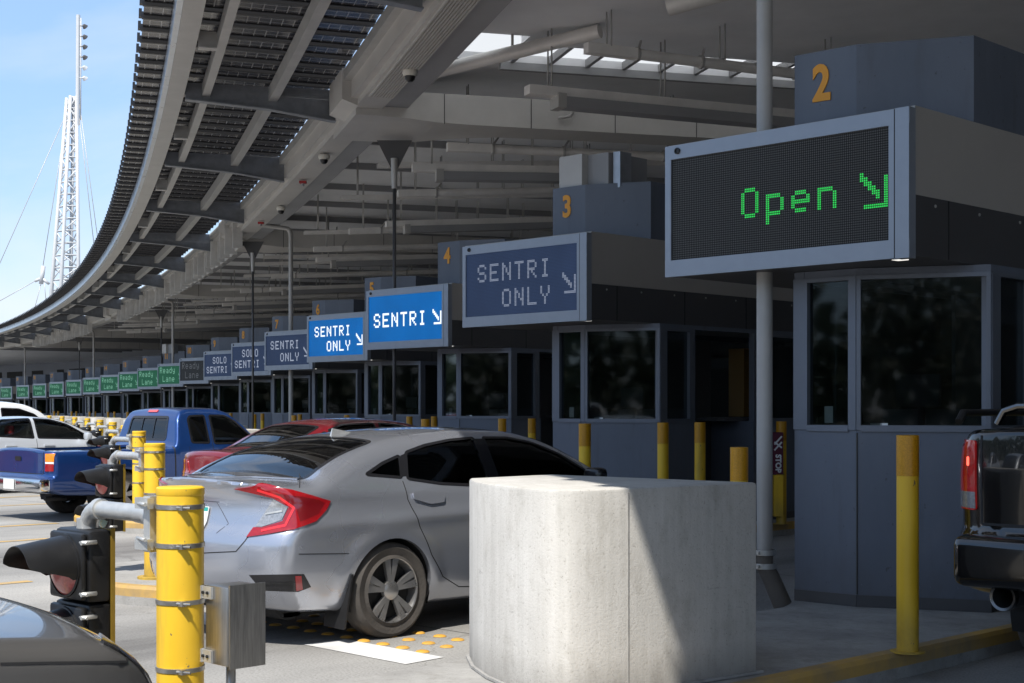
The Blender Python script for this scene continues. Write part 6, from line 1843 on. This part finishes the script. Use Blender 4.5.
# pelvis, chest, neck, head, arms to the wheel, thighs
V_ = [(0, 0, .05), (0, -.03, .25), (0, -.05, .42), (0, -.02, .52), (0, .0, .60), (0, .01, .70),
      (.17, -.04, .43), (.25, .10, .22), (.20, .33, .27), (.19, .42, .29),
      (-.17, -.04, .43), (-.24, .12, .24), (-.14, .36, .30), (-.10, .44, .31),
      (.10, .20, .05), (.10, .44, .06), (.10, .50, -.20), (-.10, .20, .05), (-.10, .44, .06), (-.10, .50, -.20)]
E_ = [(0, 1), (1, 2), (2, 3), (3, 4), (4, 5), (2, 6), (6, 7), (7, 8), (8, 9), (2, 10), (10, 11), (11, 12), (12, 13), (0, 14), (14, 15), (15, 16), (0, 17), (17, 18), (18, 19)]
Rd = [(.15, .12), (.14, .11), (.15, .10), .055, (.075, .095), (.07, .085), .06, .045, .032, .028, .06, .045, .032, .028, .085, .06, .05, .085, .06, .05]
skin('body', V_, E_, Rd, M['skin'], dr)
skin('jacket', V_[:3] + [V_[6], V_[7], V_[10], V_[11]] + [(.225, .22, .245), (-.19, .24, .27)], [(0, 1), (1, 2), (2, 3), (3, 4), (4, 7), (2, 5), (5, 6), (6, 8)], [(.165, .135), (.155, .125), (.165, .115), .073, .055, .073, .055, .046, .046], M['cloth'], dr)
skin('trousers', [V_[0], V_[14], V_[15], V_[16], V_[17], V_[18], V_[19]], [(0, 1), (1, 2), (2, 3), (0, 4), (4, 5), (5, 6)], [(.16, .13), .095, .07, .06, .095, .07, .06], M['cloth'], dr)
m = MB(); m.lathe([(.0, .80), (.06, .79), (.092, .74), (.100, .68), (.100, .66)], (0, .005, 0), 'z', 18); m.add([(-.07, .09, .69), (.07, .09, .69), (.05, .18, .675), (-.05, .18, .675)], [(0, 1, 2, 3), (3, 2, 1, 0)], True); m.build('cap', M['cloth'], dr)
m = MB(); m.lathe([(.0, -.02), (.012, -.01), (.016, .012), (0, .02)], (0, .10, .655), 'y', 8); m.build('nose', M['skin'], dr)
for sx in (.20, -.10):
    y0, z0 = (.42, .29) if sx > 0 else (.44, .31)
    hv = [(sx, y0, z0), (sx, y0 + .05, z0 + .01)]; he = [(0, 1)]; hr = [.026, .034]
    for q in range(4):
        dx = -.027 + q * .018; b = len(hv)
        hv += [(sx + dx, y0 + .085, z0 + .012), (sx + dx, y0 + .115, z0 - .006), (sx + dx, y0 + .105, z0 - .03)]; he += [(1, b), (b, b + 1), (b + 1, b + 2)]; hr += [.011, .009, .008]
    b = len(hv); hv += [(sx - .035, y0 + .05, z0 - .01), (sx - .03, y0 + .085, z0 - .025)]; he += [(0, b), (b, b + 1)]; hr += [.012, .009]
    skin('hand', hv, he, hr, M['skin'], dr, 1)
# ------------------------------------------------------------------ what stands behind the photographer (seen in the glass and the car paint)
M['bark'] = mat('bark', (.10, .075, .055), .9, nscale=6, namt=.4, stretch=(1, 1, .2))
M['leaf'] = mat('foliage', (.055, .085, .028), .6, nscale=1.3, namt=.5)
def tree(x, y, h, r, label):
    t = empty('tree', label, 'tree', (x, y, 0), rnd() * 6, 'trees behind the approach lanes')
    m = MB(); m.tube([(0, 0, 0), (.05, 0, h * .25), (-.05, .1, h * .5), (.1, 0, h * .8)], [.22, .17, .12, .04], 10)
    tips = []
    for i in range(9):
        a = i * 2.4 + rnd(); z0 = h * (.28 + .05 * i); L = r * (.6 + .5 * rnd())
        p = Vector((math.cos(a) * L, math.sin(a) * L, z0 + L * (.4 + .5 * rnd())))
        m.tube([(0, 0, z0), tuple(p * .5 + Vector((0, 0, z0 * .5 + .15))), tuple(p)], [.08, .05, .02], 6); tips += [p, p * .6 + Vector((0, 0, z0 * .4))]
    m.build('trunk', M['bark'], t)
    m = MB(); tips.append(Vector((0, 0, h * .9)))
    for c in tips:
        for q in range(190):
            d = Vector((random.gauss(0, 1), random.gauss(0, 1), random.gauss(0, .8))) * r * .26
            p = c + d; s = .10 + .10 * rnd()
            u = Vector((random.gauss(0, 1), random.gauss(0, 1), random.gauss(0, .6))).normalized(); v = u.cross(Vector((rnd(), rnd(), 1))).normalized()
            m.add([p - u * s, p - v * s * .5, p + u * s, p + v * s * .5], [(0, 1, 2, 3)])
    m.build('crown', M['leaf'], t)
for i, (x, y, h, r) in enumerate(((9, -25, 7.5, 3.2), (16, -31, 8.5, 3.4), (3.5, -36, 8, 3.2), (24, -24, 7, 3.0))):
    tree(x, y, h, r, ['low branching tree behind the fence on the right side', 'taller tree farther right behind the fence', 'loose tree nearest the approach lanes', 'small tree at the end of the fence'][i])
fe = empty('palisade_fence', 'grey palisade fence closing the side of the plaza', 'fence', (10, -11, 0), R(-25))
m = MB()
for i in range(70): m.box(-7 + i * .2, -6.88 + i * .2, -.01, .01, .1, 2.4)
m.build('pale', M['galv'], fe)
m = MB(); m.box(-7, 7, .012, .05, .4, .46); m.box(-7, 7, .012, .05, 2.0, 2.06); m.build('rail', M['galv'], fe)
m = MB()  # unseen tree belt, added to darken the horizon reflected in the booth windows
for i in range(420):
    a = R(178) + R(190) * i / 419; d = 105 + 25 * rnd()
    x, y = d * math.cos(a), d * math.sin(a)
    for q in range(44):
        p = Vector((x + random.gauss(0, 2.2), y + random.gauss(0, 2.2), abs(random.gauss(5, 4)))); s = .45 + .5 * rnd()
        u = Vector((random.gauss(0, 1), random.gauss(0, 1), random.gauss(0, 1))).normalized(); v = u.cross(Vector((rnd(), 1, rnd()))).normalized()
        m.add([p - u * s, p - v * s, p + u * s, p + v * s], [(0, 1, 2, 3)])
tag(m.build('reflection_tree_belt', M['leaf']), 'added unseen belt of dark trees that darkens reflections in the glass', 'trees', None, 'stuff')

# the queue farther back in the lanes: out of frame on the left, but it shows in the booth glass
for src, (x, y), lab in ((whs, (-8.5, -2.6), 'white sedan queuing behind the silver sedan'), (redc, (-14.3, .7), 'dark red sedan queuing behind the first red one'),
                         (suv, (-20.3, 2.2), 'white sport utility vehicle queuing behind the blue pickup'), (suv, (-8.5, -9.4), 'white sport utility vehicle farther back in the silver sedan lane'),
                         (whs, (-14.4, -4.2), 'white sedan farther back in the red sedan lane'), (redc, (-26.4, 4.4), 'dark red sedan queuing behind the white sedan')):
    c_ = copy_tree(src.root); c_.location = (x, y, 0); tag(c_, lab, None, 'vehicles queuing in the lanes')
